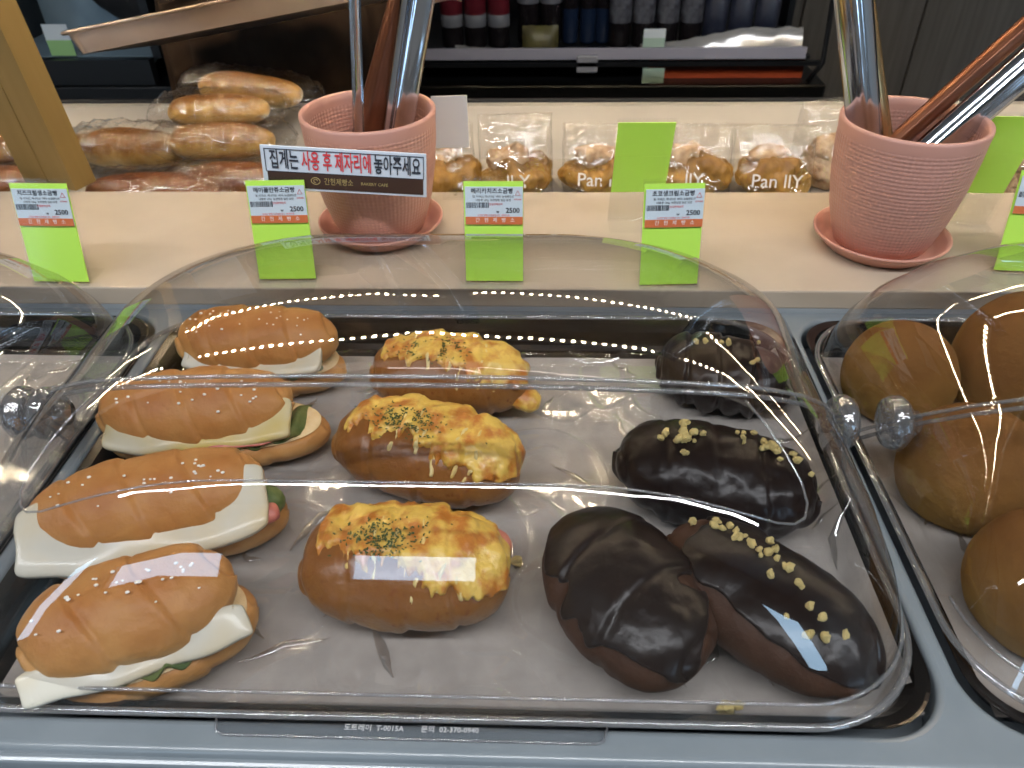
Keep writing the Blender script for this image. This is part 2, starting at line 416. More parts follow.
counter = empty('display_counter', (.25, .17, FZ), label='long grey solid-surface bakery display counter with sunken wells for the trays', cat='counter')
def shift(o):   # geometry is written in world coordinates; keep it there under the parent
    o.location = Vector(o.location)-counter.location; return o
slots = [-1, 0, 1, 2]
holes = [rrect(k*GAP, k*GAP+W, 0, D, .034, ccw=False) for k in slots]
holes = [rrect(k*GAP, k*GAP+W, 0, D, .034) for k in slots]
shift(plate('counter_top', [(-.9, -.016), (1.75, -.016), (1.75, .3635), (-.9, .3635)], holes, 0, .026, .0035, M['stone'], counter))
shift(box('well_floor', -.9, 1.75, -.012, .3635, -.034, -.0262, M['stone_dark'], counter))
shift(box('front_rail', -.9, 1.75, -.0195, -.012, -.032, -.0065, M['stone'], counter, bev=.002))
shift(box('front_lip', -.9, 1.75, -.075, -.0196, -.040, -.0145, M['stone'], counter, bev=.004, seg=3))
shift(box('front_panel', -.9, 1.75, -.05, -.02, FZ, -.041, M['stone_dark'], counter))
shift(box('cabinet_body', -.9, 1.75, -.02, .83, FZ, -.045, M['stone_dark'], counter))

# raised beige shelf with a sunken trough for the wrapped bread
SZ = .0198
shelf = empty('raised_shelf', (.25, .6, -.04), label='raised beige shelf behind the domed trays with a sunken trough of wrapped bread', cat='shelf')
def sshift(o): o.location = Vector(o.location)-shelf.location; return o
sshift(box('shelf_riser', -.9, 1.75, .3636, .3736, -.044, SZ-.0016, M['riser'], shelf))
sshift(box('shelf_board', -.9, 1.75, .3632, .556, SZ-.0175, SZ, M['beige'], shelf, bev=.0015))
sshift(box('trough_floor', -.9, 1.75, .5561, .80, -.030, -.020, M['beige_back'], shelf))
sshift(box('trough_front', -.9, 1.75, .546, .556, -.030, SZ-.018, M['beige_back'], shelf))
bm = bmesh.new()
P = [(.742, -.0199), (.815, SZ+.002), (.828, SZ+.002), (.828, -.0199)]
vs = [(x, y, z) for x in (-.9, 1.75) for (y, z) in P]
sshift(mesh('trough_back_slope', vs, [(0, 1, 2, 3), (7, 6, 5, 4), (0, 4, 5, 1), (1, 5, 6, 2), (2, 6, 7, 3), (3, 7, 4, 0)], M['beige_back'], shelf, smooth=False))
sshift(box('back_edge', -.9, 1.75, .8281, .838, -.044, SZ+.0045, M['black_rough'], shelf, bev=.001))

# ------------------------------------------------------------------ trays, paper, film
def tray_mesh(parent):
    lv = [(.004, .0012), (.0015, .0016), (.0, .0008), (.0015, .0002), (.006, -.0005), (.0095, -.006), (.013, -.0165), (.017, -.0195), (.03, -.0202)]
    # closed pan: inner skin then outer skin
    rings = []
    for ins, z in lv: rings.append((ins, z))
    n = 0; vs = []; fs = []
    def ring(ins, z, under=0.0):
        P = rrect(.0025+ins, W-.0025-ins, .0025+ins, D-.0025-ins, max(.034-.6*ins, .012), 10)
        return [(x, y, z) for x, y in P]
    R = [ring(i, z) for i, z in reversed(rings[2:])]
    outer = [ring(.0005, 0.0002), ring(.0055, -.0015), ring(.0085, -.008), ring(.012, -.0178), ring(.017, -.0212), ring(.03, -.0215)]
    R = R+[ring(.0, .0004)]+outer[1:]
    m = len(R[0])
    for r_ in R: vs += r_
    for k in range(len(R)-1):
        for i in range(m):
            j = (i+1) % m; fs.append((k*m+i, k*m+j, (k+1)*m+j, (k+1)*m+i))
    fs.append(tuple(range(m))); fs.append(tuple((len(R)-1)*m+i for i in range(m))[::-1])
    return mesh('baking_tray', vs, fs, M['tray'], parent, smooth=False)

tray_labels = {-1: 'dark metal tray under the empty paper-lined dome at the left edge', 0: 'dark metal tray holding sandwich rolls, cheese breads and chocolate breads',
               1: 'dark metal tray holding the round golden-brown buns'}
paper_labels = {-1: 'bare parchment paper sheet lying under the empty dome', 0: 'parchment paper sheet lining the tray under the rolls and chocolate breads',
                1: 'parchment paper sheet under the round golden-brown buns'}
film_labels = {-1: 'clear crinkled plastic film over the bare parchment in the empty tray', 0: 'clear crinkled plastic film between the parchment and the rolls and chocolate breads',
               1: 'clear crinkled plastic film under the round golden-brown buns'}
paper_ext = {-1: (.012, .488, .016, .312), 0: (.026, .4885, .012, .314), 1: (.018, .48, .018, .318)}
def sheet(name, x0, x1, y0, y1, zf, mat, nx=60, ny=44, thick=0.0):
    vs = []; fs = []
    for j in range(ny+1):
        for i in range(nx+1):
            u = i/nx; v = j/ny; x = x0+(x1-x0)*u; y = y0+(y1-y0)*v
            vs.append((x, y, zf(x, y, u, v)))
    for j in range(ny):
        for i in range(nx):
            a = j*(nx+1)+i; fs.append((a, a+1, a+nx+2, a+nx+1))
    return mesh(name, vs, fs, mat, None, True)

for k in (-1, 0, 1):
    tr = tray_mesh(None); tr.location = (k*GAP, 0, 0)
    tag(tr, tray_labels[k], 'tray', 'dark trays sunk into the counter')
    ex = paper_ext[k]
    def zp(x, y, u, v, k=k):
        e = min(u, 1-u, v, 1-v)
        return -.0185+.0007*(1+fbm(x, y, 0, 14, 3.1+k))+.0035*smoothstep(.035, 0, e)+(.0125*max(0, (x-.477)/.0115)**1.4 if k == 0 else 0)
    pp = sheet('parchment_paper', ex[0], ex[1], ex[2], ex[3], zp, M['paper']); pp.location = (k*GAP, 0, 0)
    tag(pp, paper_labels[k], 'paper', 'parchment sheets in the trays')
    def zw(x, y, u, v, k=k):
        # sharp crinkles: ridges of a folded noise
        s = 0
        for (sc, am, sd) in ((7, .0028, 2.0+k), (12, .0022, 8.0), (21, .0012, 14.0)):
            a = noise.noise(Vector((x*sc+sd, y*sc*.8-sd, sd+.6*noise.noise(Vector((x*9, y*9, sd))))))
            s += am*max(0, 1-abs(a)*24)
        e = min(u, 1-u, v, 1-v)
        return (.0125*max(0, (x-.477)/.0115)**1.4 if k == 0 else 0)-.0158+.0009*fbm(x, y, 0, 8, 5+k)+s*.8+.004*smoothstep(.04, 0, e)*(1 if k else 1)
    rk = random.Random(40+k)
    def wr(ff):
        bm = bmesh.new()
        x0, x1, y0, y1 = ex[0]-.004, ex[1]+.004, ex[2], ex[3]+.003
        for q in range(75):
            cx_, cy_ = rk.uniform(x0+.01, x1-.01), rk.uniform(y0+.01, y1-.01); a = rk.choice((rk.gauss(1.9, .4), rk.gauss(.5, .5))); ln = rk.uniform(.012, .05); kink = rk.uniform(-.9, .9)
            pts = []
            n = 12
            for i in range(n+1):
                t = i/n; a2 = a+kink*(1 if t > .55 else 0)+.12*sin(t*9+q)
                cx_ += cos(a2)*ln/n; cy_ += sin(a2)*ln/n
                x_ = min(max(cx_, x0), x1); y_ = min(max(cy_, y0), y1)
                pts.append(Vector((x_, y_, zw(x_, y_, (x_-x0)/(x1-x0), (y_-y0)/(y1-y0))+.0002)))
            r_ = rk.uniform(.0003, .0009); base = []
            for i, p in enumerate(pts):
                t = (pts[min(i+1, n)]-pts[max(i-1, 0)]).normalized() if (pts[min(i+1, n)]-pts[max(i-1, 0)]).length > 1e-6 else Vector((1, 0, 0))
                sd = Vector((-t.y, t.x, 0)); tp = r_*max(.15, sin(PI*i/n))
                base.append([bm.verts.new(p+sd*tp*3.4*cos(b)+Vector((0, 0, tp*.95*sin(b)))) for b in [PI*m/6 for m in range(7)]])
            for i in range(n):
                for m in range(6): bm.faces.new((base[i][m], base[i][m+1], base[i+1][m+1], base[i+1][m]))
        c_ = from_bm('film_crease', bm, M['film_fold'], ff, smooth=True); c_['kind'] = 'stuff'
    ff = sheet('plastic_film', ex[0]-.006, ex[1]+(.006 if k else -.0005), ex[2]-.0, ex[3]+.004, zw, M['film'], 330, 230); wr(ff); ff.location = (k*GAP, 0, .0)
    tag(ff, film_labels[k], 'plastic film', 'plastic films over the parchment')

# ------------------------------------------------------------------ clear domed lids
CXD = .2405
LV = [(.0012, .252, .0020, .3455, .062), (.005, .2505, .0035, .3450, .062), (.014, .249, .0070, .3440, .064), (.032, .2435, .014, .343, .068), (.052, .235, .024, .340, .078), (.072, .221, .0345, .332, .09),
      (.088, .203, .043, .320, .098), (.097, .1875, .0485, .3085, .10), (.1025, .176, .0535, .300, .10), (.1058, .163, .0605, .290, .098), (.1088, .146, .072, .277, .09),
      (.1120, .12, .090, .256, .078), (.1148, .085, .110, .233, .055), (.1166, .045, .135, .205, .03)]
NL = 14
def dome_bm(grow=0.0):
    bm = bmesh.new(); rings = []
    for (z, a, yf, yb, r) in LV:
        P = []
        for cx, cy, a0, sx_, sy_ in [(CXD+a-r, yf+r, -90, 1, 0), (CXD+a-r, yb-r, 0, 1, 1), (CXD-a+r, yb-r, 90, 0, 1), (CXD-a+r, yf+r, 180, 0, 0)]:
            for i in range(NL+1):
                t = radians(a0+90*i/NL); P.append((cx+r*cos(t), cy+r*sin(t), z))
        # resample straight runs so that the mesh is even
        Q = []
        for i in range(len(P)):
            p0 = Vector(P[i]); p1 = Vector(P[(i+1) % len(P)])
            seg = 10 if (i % (NL+1)) == NL else 1
            for s in range(seg): Q.append(p0.lerp(p1, s/seg))
        rings.append([bm.verts.new(p) for p in Q])
    m = len(rings[0])
    for k in range(len(rings)-1):
        for i in range(m):
            j = (i+1) % m; bm.faces.new((rings[k][i], rings[k][j], rings[k+1][j], rings[k+1][i]))
    c = bm.verts.new((CXD, .17, .1172))
    for i in range(m): bm.faces.new((rings[-1][i], rings[-1][(i+1) % m], c))
    bmesh.ops.recalc_face_normals(bm, faces=bm.faces)
    if grow:
        bm.normal_update()
        for v in bm.verts: v.co += v.normal*grow if v.co.z > .004 else Vector((v.normal.x, v.normal.y, 0))*grow
    return bm

def chain_edges(edges):
    """ordered list of points along a chain of edges"""
    adj = {}
    for e in edges:
        for v in e.verts: adj.setdefault(v, []).append(e)
    ends = [v for v in adj if len(adj[v]) == 1]
    v = ends[0] if ends else edges[0].verts[0]
    out = [v.co.copy()]; used = set()
    while True:
        nx = [e for e in adj[v] if e not in used]
        if not nx: break
        used.add(nx[0]); v = nx[0].other_vert(v); out.append(v.co.copy())
    return out

def ribbon(name, pts, w, h, mat, parent):
    return tube(name, pts, max(w, h)/2, mat, parent, n=8)

HY, HZ = .176, .036        # hinge
def make_lid():
    r = empty('display_dome', (CXD, .17, .0012))
    base = Vector((CXD, .17, .0012))
    def sh(o): o.location = Vector(o.location)-base; return o
    n_plane = Vector((0, 1, .80)).normalized(); pt = Vector((0, HY, HZ))
    # rear hood
    bm = dome_bm()
    g = bmesh.ops.bisect_plane(bm, geom=bm.verts[:]+bm.edges[:]+bm.faces[:], plane_co=pt, plane_no=n_plane, clear_inner=True)
    cut = [e for e in g['geom_cut'] if isinstance(e, bmesh.types.BMEdge)]
    seam = chain_edges(cut)
    hood = from_bm('rear_hood', bm, M['acrylic'], r, smooth=True); sh(hood)
    sh(tube('hood_lip', seam, .0014, M['acrylic_edge'], r))
    # front cover, a touch wider, laps over the hood
    bm = dome_bm(.0018)
    g = bmesh.ops.bisect_plane(bm, geom=bm.verts[:]+bm.edges[:]+bm.faces[:], plane_co=pt+Vector((0, .006, 0)), plane_no=n_plane, clear_outer=True)
    cut = [e for e in g['geom_cut'] if isinstance(e, bmesh.types.BMEdge)]
    seam2 = chain_edges(cut)
    bottom = sorted([v.co.copy() for v in bm.verts if abs(v.co.z-LV[0][0]) < .0012 and v.co.y < HY+.02], key=lambda c: c.x)
    cover = from_bm('front_cover', bm, M['acrylic'], r, smooth=True); sh(cover)
    sh(tube('cover_lip', seam2, .0012, M['acrylic_edge'], r))
    # thick rim round the foot
    P = rrect(CXD-.2535, CXD+.2535, .0008, .3468, .063, 14)
    sh(tube('foot_rim', [(x, y, .0032) for x, y in P], .0020, M['acrylic_edge'], r, closed=True))
    # inner moulded step a little above the foot
    P = rrect(CXD-.2492, CXD+.2492, .0062, .3440, .062, 14)
    sh(tube('moulded_step', [(x, y, .0135) for x, y in P if y < HY], .0009, M['acrylic_edge'], r)) if False else None
    Pf = [(x, y) for x, y in P if y < HY]
    i0 = max(range(len(Pf)), key=lambda i: (Vector(Pf[i])-Vector(Pf[i-1])).length)
    Pf = Pf[i0:]+Pf[:i0]
    sh(tube('moulded_step', [(x, y, .0135) for x, y in Pf], .0010, M['acrylic_edge'], r))
    # crease where the sloping front meets the flat top and runs back along both sides
    P = []
    z, a, yf, yb, rr_ = (.1005, .170, .0515, .310, .07)
    xr = CXD+.155
    pts = []
    for s in (1,):
        pass
    L_ = []
    n = 14
    for i in range(n+1):        # right arm from the seam forward
        t = i/n; ang = radians(0-90*t)
        L_.append((CXD+.150+.030*cos(ang), .079+.034*sin(ang)))
    front = [(CXD+.150-.300*k/20, .045) for k in range(1, 20)]
    R_ = [(2*CXD-x, y) for x, y in reversed(L_)]
    arm_ = [(CXD+.166, .116), (CXD+.174, .104), (CXD+.182, .090), (CXD+.188, .078), (CXD+.1895, .069), (CXD+.187, .062), (CXD+.181, .0575), (CXD+.172, .0555)]
    path = arm_+[(CXD+.160-.320*k/24, .055) for k in range(25)]+[(2*CXD-x, y) for x, y in reversed(arm_)]
    bm2 = dome_bm(.0018)
    from mathutils.bvhtree import BVHTree
    bvh = BVHTree.FromBMesh(bm2); bm2.free()
    pts = []
    for (x, y) in path:
        h, nn, _, _ = bvh.ray_cast(Vector((x, y, .3)), Vector((0, 0, -1)))
        if h: pts.append(h+nn*.0002)
    sh(tube('moulded_crease', pts, .0006, M['acrylic_edge'], r, n=6))
    # front thumb tab
    tb = bmesh.new()
    Pt = [(.1515, -.0012), (.1535, -.0075), (.157, -.0088), (.331, -.0088), (.3345, -.0075), (.3365, -.0012), (.3365, .0015), (.1515, .0015)]
    top = [tb.verts.new((x, y, .0030)) for x, y in Pt]
    bot = [tb.verts.new((x, y, .0008)) for x, y in Pt]
    tb.faces.new(top); tb.faces.new(bot[::-1])
    for i in range(len(Pt)):
        j = (i+1) % len(Pt); tb.faces.new((top[i], bot[i], bot[j], top[j]))
    ft = from_bm('front_tab', tb, M['acrylic'], r); sh(ft)
    rim = tube('tab_edge', [(x, y, .0022) for x, y in Pt[:6]], .0006, M['acrylic_edge'], ft, n=6)
    tx = text_mesh('embossed_text', '도트레이  T-0015A        문의  02-370-0940', .0036, pmat('frosted_emboss', (.62, .63, .65), .5), ft, (.245, -.0045, .0031), (0, 0, 0), ext=.0001)
    # hinge knobs on both sides
    for s in (-1, 1):
        hx = CXD+s*.2385
        prof = [(.0, -.004), (.006, -.004), (.0065, .001), (.0075, .002), (.0115, .003), (.0135, .006), (.0135, .010), (.0118, .0135), (.006, .0155), (0, .016)]
        kn = lathe('hinge_knob', prof, M['acrylic_knob'], r, n=24)
        kn.scale = (1.25, 1.25, 1.1)
        kn.rotation_euler = (0, s*PI/2, 0); kn.location = (hx, HY, HZ+.004); sh(kn)
        # lug below the knob
        lb = bmesh.new()
        vs_ = [(hx+s*.001, HY-.013, HZ+.006), (hx+s*.001, HY+.013, HZ+.006), (hx+s*.001, HY+.004, HZ-.016), (hx+s*.001, HY-.004, HZ-.016)]
        f1 = [lb.verts.new(v) for v in vs_]; f2 = [lb.verts.new((v[0]+s*.003, v[1], v[2])) for v in vs_]
        lb.faces.new(f1); lb.faces.new(f2[::-1])
        for i in range(4): lb.faces.new((f1[i], f2[i], f2[(i+1) % 4], f1[(i+1) % 4]))
        sh(from_bm('hinge_lug', lb, M['acrylic_edge'], r))
    return r
lid = make_lid()
lid_labels = {0: 'clear acrylic roll-top dome over the sandwich rolls, cheese breads and chocolate breads', -1: 'clear acrylic dome over the empty paper-lined tray at the left edge',
              1: 'clear acrylic dome over the round golden-brown buns'}
for k in (0, -1, 1):
    o = lid if k == 0 else copy_tree(lid)
    o.location = (CXD+k*GAP, .17, .0012)
    if k == 1: o.location.x += .016
    tag(o, lid_labels[k], 'dome cover', 'clear domes over the trays')

# ------------------------------------------------------------------ bread
def blob(L, Wd, H, nu=110, nv=64, k=2.3, kz=1.0, flat=.42, disp=None, offs=None, taper=0.0, bend=0.0):
    vs, fs = [], []
    for i in range(nu+1):
        u = -cos(PI*i/nu); r = max(0.0, 1-abs(u)**k)**(1/k)
        r *= 1+taper*u
        for j in range(nv):
            th = 2*PI*j/nv; c, s = cos(th), sin(th)
            x = L/2*u; y = Wd/2*r*c+bend*(u*u); z = H/2*r*s
            d = disp(u, th, x, y, z) if disp else 0.0
            if offs: d += offs(u, th, x, y, z)
            nx_, ny_, nz_ = u*abs(u)**1.5*.9, c*(r+.15), s*(r+.15)
            l = sqrt(nx_*nx_+ny_*ny_+nz_*nz_) or 1
            x += nx_/l*d; y += ny_/l*d; z += nz_/l*d
            zf = -flat*H
            if z < zf: z = zf+(z-zf)*.06
            vs.append((x, y, z-zf))
    for i in range(nu):
        for j in range(nv):
            j2 = (j+1) % nv; fs.append((i*nv+j, i*nv+j2, (i+1)*nv+j2, (i+1)*nv+j))
    return vs, fs

def roll_ridges(nseg, depth, seed, slant=.25, width=.05):
    """shallow seams of a rolled dough"""
    def f(u, th, x, y, z):
        s = (u*.5+.5)*nseg+slant*sin(th+1.2)+.12*noise.noise(Vector((u*2, sin(th), seed)))
        fr = s-math.floor(s); fr2 = min(fr, 1-fr)
        st = (fr-.5)*depth*1.1                      # one lap stands a bit over the next
        return st*(1-exp(-(fr2/.06)**2))-depth*exp(-(fr2/width)**2)+.0019*fbm(x, y, z, 28, seed)+.0003*fbm(x, y, z, 110, seed)
    return f

ZB = -.0135         # top of the film, where the breads rest
def sandwich(name, loc, yaw, L, label, seed, slab_mat, open_=.34, ext=.012, nseg=4, Wd=.066, slab=(.86, .050, .0105), slab_yaw=0.0, extras=(), upper_L=.96, upx=0.0, uh=.046, ham=True, upy=.006):
    r = empty(name, (loc[0], loc[1], ZB), (0, 0, yaw), label, 'sandwich roll', 'salt-topped sandwich rolls in the open dome')
    f = roll_ridges(3, .0010, seed+4)
    vs, fs = blob(L, Wd, .036, 90, 48, k=2.2, flat=.30, disp=f)
    vs = [(x, y, min(z, .0185+.002*noise.noise(Vector((x*30, y*30, seed))))) for x, y, z in vs]
    lower = mesh('lower_roll_half', vs, fs, M['salt_bread'], r)
    # cut crumb face laid on the lower half
    vs, fs = blob(L*.93, Wd*.9, .004, 60, 32, k=2.2, flat=.4)
    cr = mesh('cut_bread_face', [(x, y, z+.0172) for x, y, z in vs], fs, M['crumb'], lower)
    # leaf filling: ruffled strip
    vs, fs = [], []
    n = 90
    for i in range(n+1):
        u = -1+2*i/n; x = u*L*.40
        e = sqrt(max(0, 1-u*u*.8))
        yo = -(Wd/2-.003)*e-.0045*noise.noise(Vector((x*90, 1, seed)))
        zz = .0205+.0025*sin(x*420+seed)+.003*noise.noise(Vector((x*60, 3, seed)))
        for (yy, dz) in ((yo, -.002), (yo-.0012, .001), (yo+.004, .003), (yo+.016, .0025), (yo+.03, .001)): vs.append((x, yy, zz+dz))
    for i in range(n):
        for j in range(4): a = i*5+j; fs.append((a, a+1, a+6, a+5))
    lt = mesh('leaf_filling', vs, fs, M['lettuce'], r)
    md = lt.modifiers.new('s', 'SOLIDIFY'); md.thickness = .0008
    # ham
    vs, fs = blob(L*.46, .030, .006, 50, 24, k=3.2, flat=.5, disp=lambda u, th, x, y, z: .0008*fbm(x, y, z, 60, seed))
    if ham: mesh('ham_slice', [(x+.012, y-Wd/2+.017, z+.0205) for x, y, z in vs], fs, M['ham'], r)
    # pale slab
    sl, sw, st = slab
    vs, fs = [], []; nu, nv = 80, 48
    pw_ = lambda v, e: (1 if v > 0 else -1)*abs(v)**e
    for i in range(nu+1):
        u = -cos(PI*i/nu); e = (1-abs(u)**9)**(1/5) if abs(u) < 1 else 0
        for j in range(nv):
            th = 2*PI*j/nv; x = L*sl/2*u; y = sw/2*pw_(cos(th), .35)*e**.35*(1-.22*abs(u)**3); z = st/2*pw_(sin(th), .6)*e
            x += .0022*noise.noise(Vector((y*70, z*40, seed+9)))*(1 if abs(u) > .9 else 0)
            z += .0026*noise.noise(Vector((x*24, y*24, seed)))+.0025*u*u; y += .0024*noise.noise(Vector((x*42, 5, seed)))
            vs.append((x, y, z))
    for i in range(nu):
        for j in range(nv): j2 = (j+1) % nv; fs.append((i*nv+j, i*nv+j2, (i+1)*nv+j2, (i+1)*nv+j))
    sb = mesh('cheese_slab', vs, fs, slab_mat, r)
    sb.location = (upx*.5, -Wd/2+.0075+sw*.43-ext, .0195+sw*.25+st*.3); sb.rotation_euler = (radians(28), 0, slab_yaw)
    # upper half
    vs, fs = blob(L*upper_L, Wd*.92, uh, 130, 72, k=2.45, flat=.22, disp=roll_ridges(nseg, .0016, seed, .34))
    up_ = mesh('upper_roll_half', vs, fs, M['salt_bread'], r)
    up_.location = (upx, upy, .0255); up_.rotation_euler = (open_, 0, radians(2))
    # salt grains
    rnd = random.Random(seed); bmg = bmesh.new()
    for i in range(28):
        u = rnd.uniform(-.78, .7); a = rnd.gauss(PI/2-.12, .24)
        q = (1-abs(u)**2.45)**(1/2.45)
        p = Vector((L*upper_L/2*u, Wd*.92/2*q*cos(a), uh/2*q*sin(a)+.22*uh+.0006))
        s = rnd.uniform(.0005, .0010)
        bmesh.ops.create_icosphere(bmg, subdivisions=1, radius=s, matrix=Matrix.Translation(p) @ Matrix.Diagonal((1.4, 1, .8, 1)))
    sg = from_bm('salt_grains', bmg, M['salt'], up_, smooth=False); sg['kind'] = 'stuff'
    for (nm, dims, pos, rot, mat) in extras:
        vs, fs = blob(dims[0], dims[1], dims[2], 40, 24, k=2.6, flat=.45, disp=lambda u, th, x, y, z: .0016*fbm(x, y, z, 70, seed+2))
        mesh(nm, vs, fs, mat, r, loc=pos, rot=rot)
    return r

sandwich('sandwich_roll', (.093, .284), radians(-3), .124, 'salt-topped sandwich roll at the back of the row, its slab paler than the others', 11.3, M['cheese_slab'], ext=.0065, upper_L=.98, slab=(.84, .040, .0085), upx=-.003, Wd=.060, open_=.40, ham=False)
sandwich('sandwich_roll', (.084, .206), radians(4), .150, 'long sandwich roll with a yellowed slab and pink ham, second from the back', 23.1, M['cheese_slab_yellow'], ext=.0060, open_=.46, upper_L=.86, slab=(.80, .036, .0075), upx=-.012, slab_yaw=.07, Wd=.062, uh=.042, upy=.0055)
sandwich('sandwich_roll', (.078, .118), radians(15), .146, 'sandwich roll with a broad pale slab and a rolled tomato and leaf end', 31.7, M['cheese_slab'], ext=.011, slab=(.92, .050, .0085), open_=.36, upper_L=.92, Wd=.062, upx=-.003, slab_yaw=.05, uh=.042, ham=False, upy=.0065,
         extras=(('rolled_filling_end', (.028, .024, .020), (.060, -.008, .018), (0, 0, .6), M['lettuce']), ('tomato_piece', (.018, .014, .010), (.062, -.017, .024), (.4, 0, .3), M['ham'])))
sandwich('sandwich_roll', (.101, .043), radians(24), .108, 'front sandwich roll lying askew with its slab running diagonally', 47.9, M['cheese_slab'], Wd=.064, ext=.0045, open_=.24, ham=False, slab=(.98, .022, .006), nseg=3, upper_L=.96, upx=-.004, uh=.042)

# cheese breads
def cheese_bread(loc, yaw, L, Wd, H, label, seed, ham=True):
    r = empty('cheese_bread', (loc[0], loc[1], ZB), (0, 0, yaw), label, 'cheese bread', 'cheese-topped breads in the middle row')
    rd = roll_ridges(4, .0013, seed, .25, .07)
    vs, fs = blob(L, Wd, H, 120, 72, k=2.5, flat=.40, disp=rd)
    mesh('bread_body', vs, fs, M['cheese_bread'], r)
    def mask(u, th, x, y, z):
        # topping lies on the crown, slides towards the right end, and drips down the near side
        a = th-PI/2-.22*0
        a = (a+PI) % (2*PI)-PI
        front = a > 0          # th>90deg is -y side? cos<0 -> y negative -> near side
        lim = (.55+.60*smoothstep(-.1, .8, u)) if front else 1.15
        lim += .30*noise.noise(Vector((u*6, 2 if front else 4, seed)))+.22*noise.noise(Vector((u*17, a*4, seed)))
        m = lim-abs(a)
        e = .93-abs(u-.10)
        return min(m, e*2.2)
    def cheese(u, th, x, y, z):
        m = mask(u, th, x, y, z)
        lump = .0016*fbm(x, y, z, 85, seed)+.0036*max(0, noise.noise(Vector((x*75, y*75, z*75+seed))))
        return -.004+(.0064)*smoothstep(-.05, .16, m)+lump*smoothstep(-.05, .2, m)
    vs, fs = blob(L, Wd, H, 190, 120, k=2.5, flat=.40, disp=rd, offs=cheese)
    mesh('melted_cheese', vs, fs, M['cheese'], r)
    def sauce(u, th, x, y, z):
        a = th-PI/2; a = (a+PI) % (2*PI)-PI
        # thin drips running down the near side
        w_ = 0
        for i, (uc, ln) in enumerate(((-.42, .75), (-.18, 1.0), (.08, .85), (.24, 1.22), (.46, 1.18), (.62, 1.3), (-.02, .5))):
            uc2 = uc+.03*sin(a*5+i+seed)
            wd = .026+.014*noise.noise(Vector((a*3, i, seed)))
            if -.25 < a < ln: w_ = max(w_, 1-((u-uc2)/wd)**2*.5-smoothstep(ln-.12, ln, a))
        m = mask(u, th, x, y, z)
        under = .0036 if m > .05 else .0012
        return -.004+(.0046+under*.75)*smoothstep(.2, .8, w_)*(.75+.6*noise.noise(Vector((u*14, a*5, seed))))
    vs, fs = blob(L, Wd, H, 220, 130, k=2.5, flat=.40, disp=rd, offs=sauce)
    mesh('cream_drizzle', vs, fs, M['sauce'], r)
    # herbs
    rnd = random.Random(int(seed*10)); bmg = bmesh.new()
    for i in range(240):
        u = rnd.gauss(-.12, .2); a = PI/2+rnd.gauss(.18, .16)
        if abs(u) > .8: continue
        q = (1-abs(u)**2.5)**(1/2.5)
        p = Vector((L/2*u, Wd/2*q*cos(a)*1.06, H/2*q*sin(a)+.40*H+.0036))
        rm = Matrix.Rotation(rnd.uniform(0, PI), 4, 'Z') @ Matrix.Rotation(rnd.uniform(-.6, .6), 4, 'X')
        bmesh.ops.create_cube(bmg, size=1, matrix=Matrix.Translation(p) @ rm @ Matrix.Diagonal((rnd.uniform(.0008, .0018), .0006, .0004, 1)))
    h = from_bm('parsley_flakes', bmg, M['herb'], r); h['kind'] = 'stuff'
    # filling that peeps out at the right end
    if ham:
        vs, fs = blob(.030, .022, .010, 40, 24, k=3, flat=.5, disp=lambda u, th, x, y, z: .0010*fbm(x, y, z, 90, seed))
        mesh('ham_filling', vs, fs, M['ham'], r, loc=(L*.36, -.004 if ham == 1 else .012, H*.52), rot=(.2, .35, .2))
    vs, fs = blob(.026, .022, .016, 40, 24, k=2.6, flat=.5, disp=lambda u, th, x, y, z: .0022*fbm(x, y, z, 80, seed+1))
    if ham == 1: mesh('cheese_end', vs, fs, M['cheese'], r, loc=(L*.46, -.010, H*.10), rot=(0, .3, 0))
    return r
cheese_bread((.237, .262), radians(-7), .118, .066, .052, 'cheese-topped bread at the back with a yellow lump at its right end', 3.3, ham=1)
cheese_bread((.231, .178), radians(-17), .126, .070, .056, 'cheese-topped bread in the middle with long pale drips down its side', 5.9, ham=0)
cheese_bread((.230, .084), radians(-5), .115, .072, .058, 'front cheese-topped bread with dark pink ham showing at the edge', 9.2, ham=2)

# chocolate breads
crumb_meshes = []
for i in range(4):
    bmc = bmesh.new(); bmesh.ops.create_icosphere(bmc, subdivisions=2, radius=1)
    for v in bmc.verts: v.co *= 1+.55*noise.noise(v.co*1.4+Vector((i*5, 0, 0)))
    me = bpy.data.meshes.new('cookie_crumble'); bmc.to_mesh(me); bmc.free(); me.materials.append(M['crumble']); crumb_meshes.append(me)

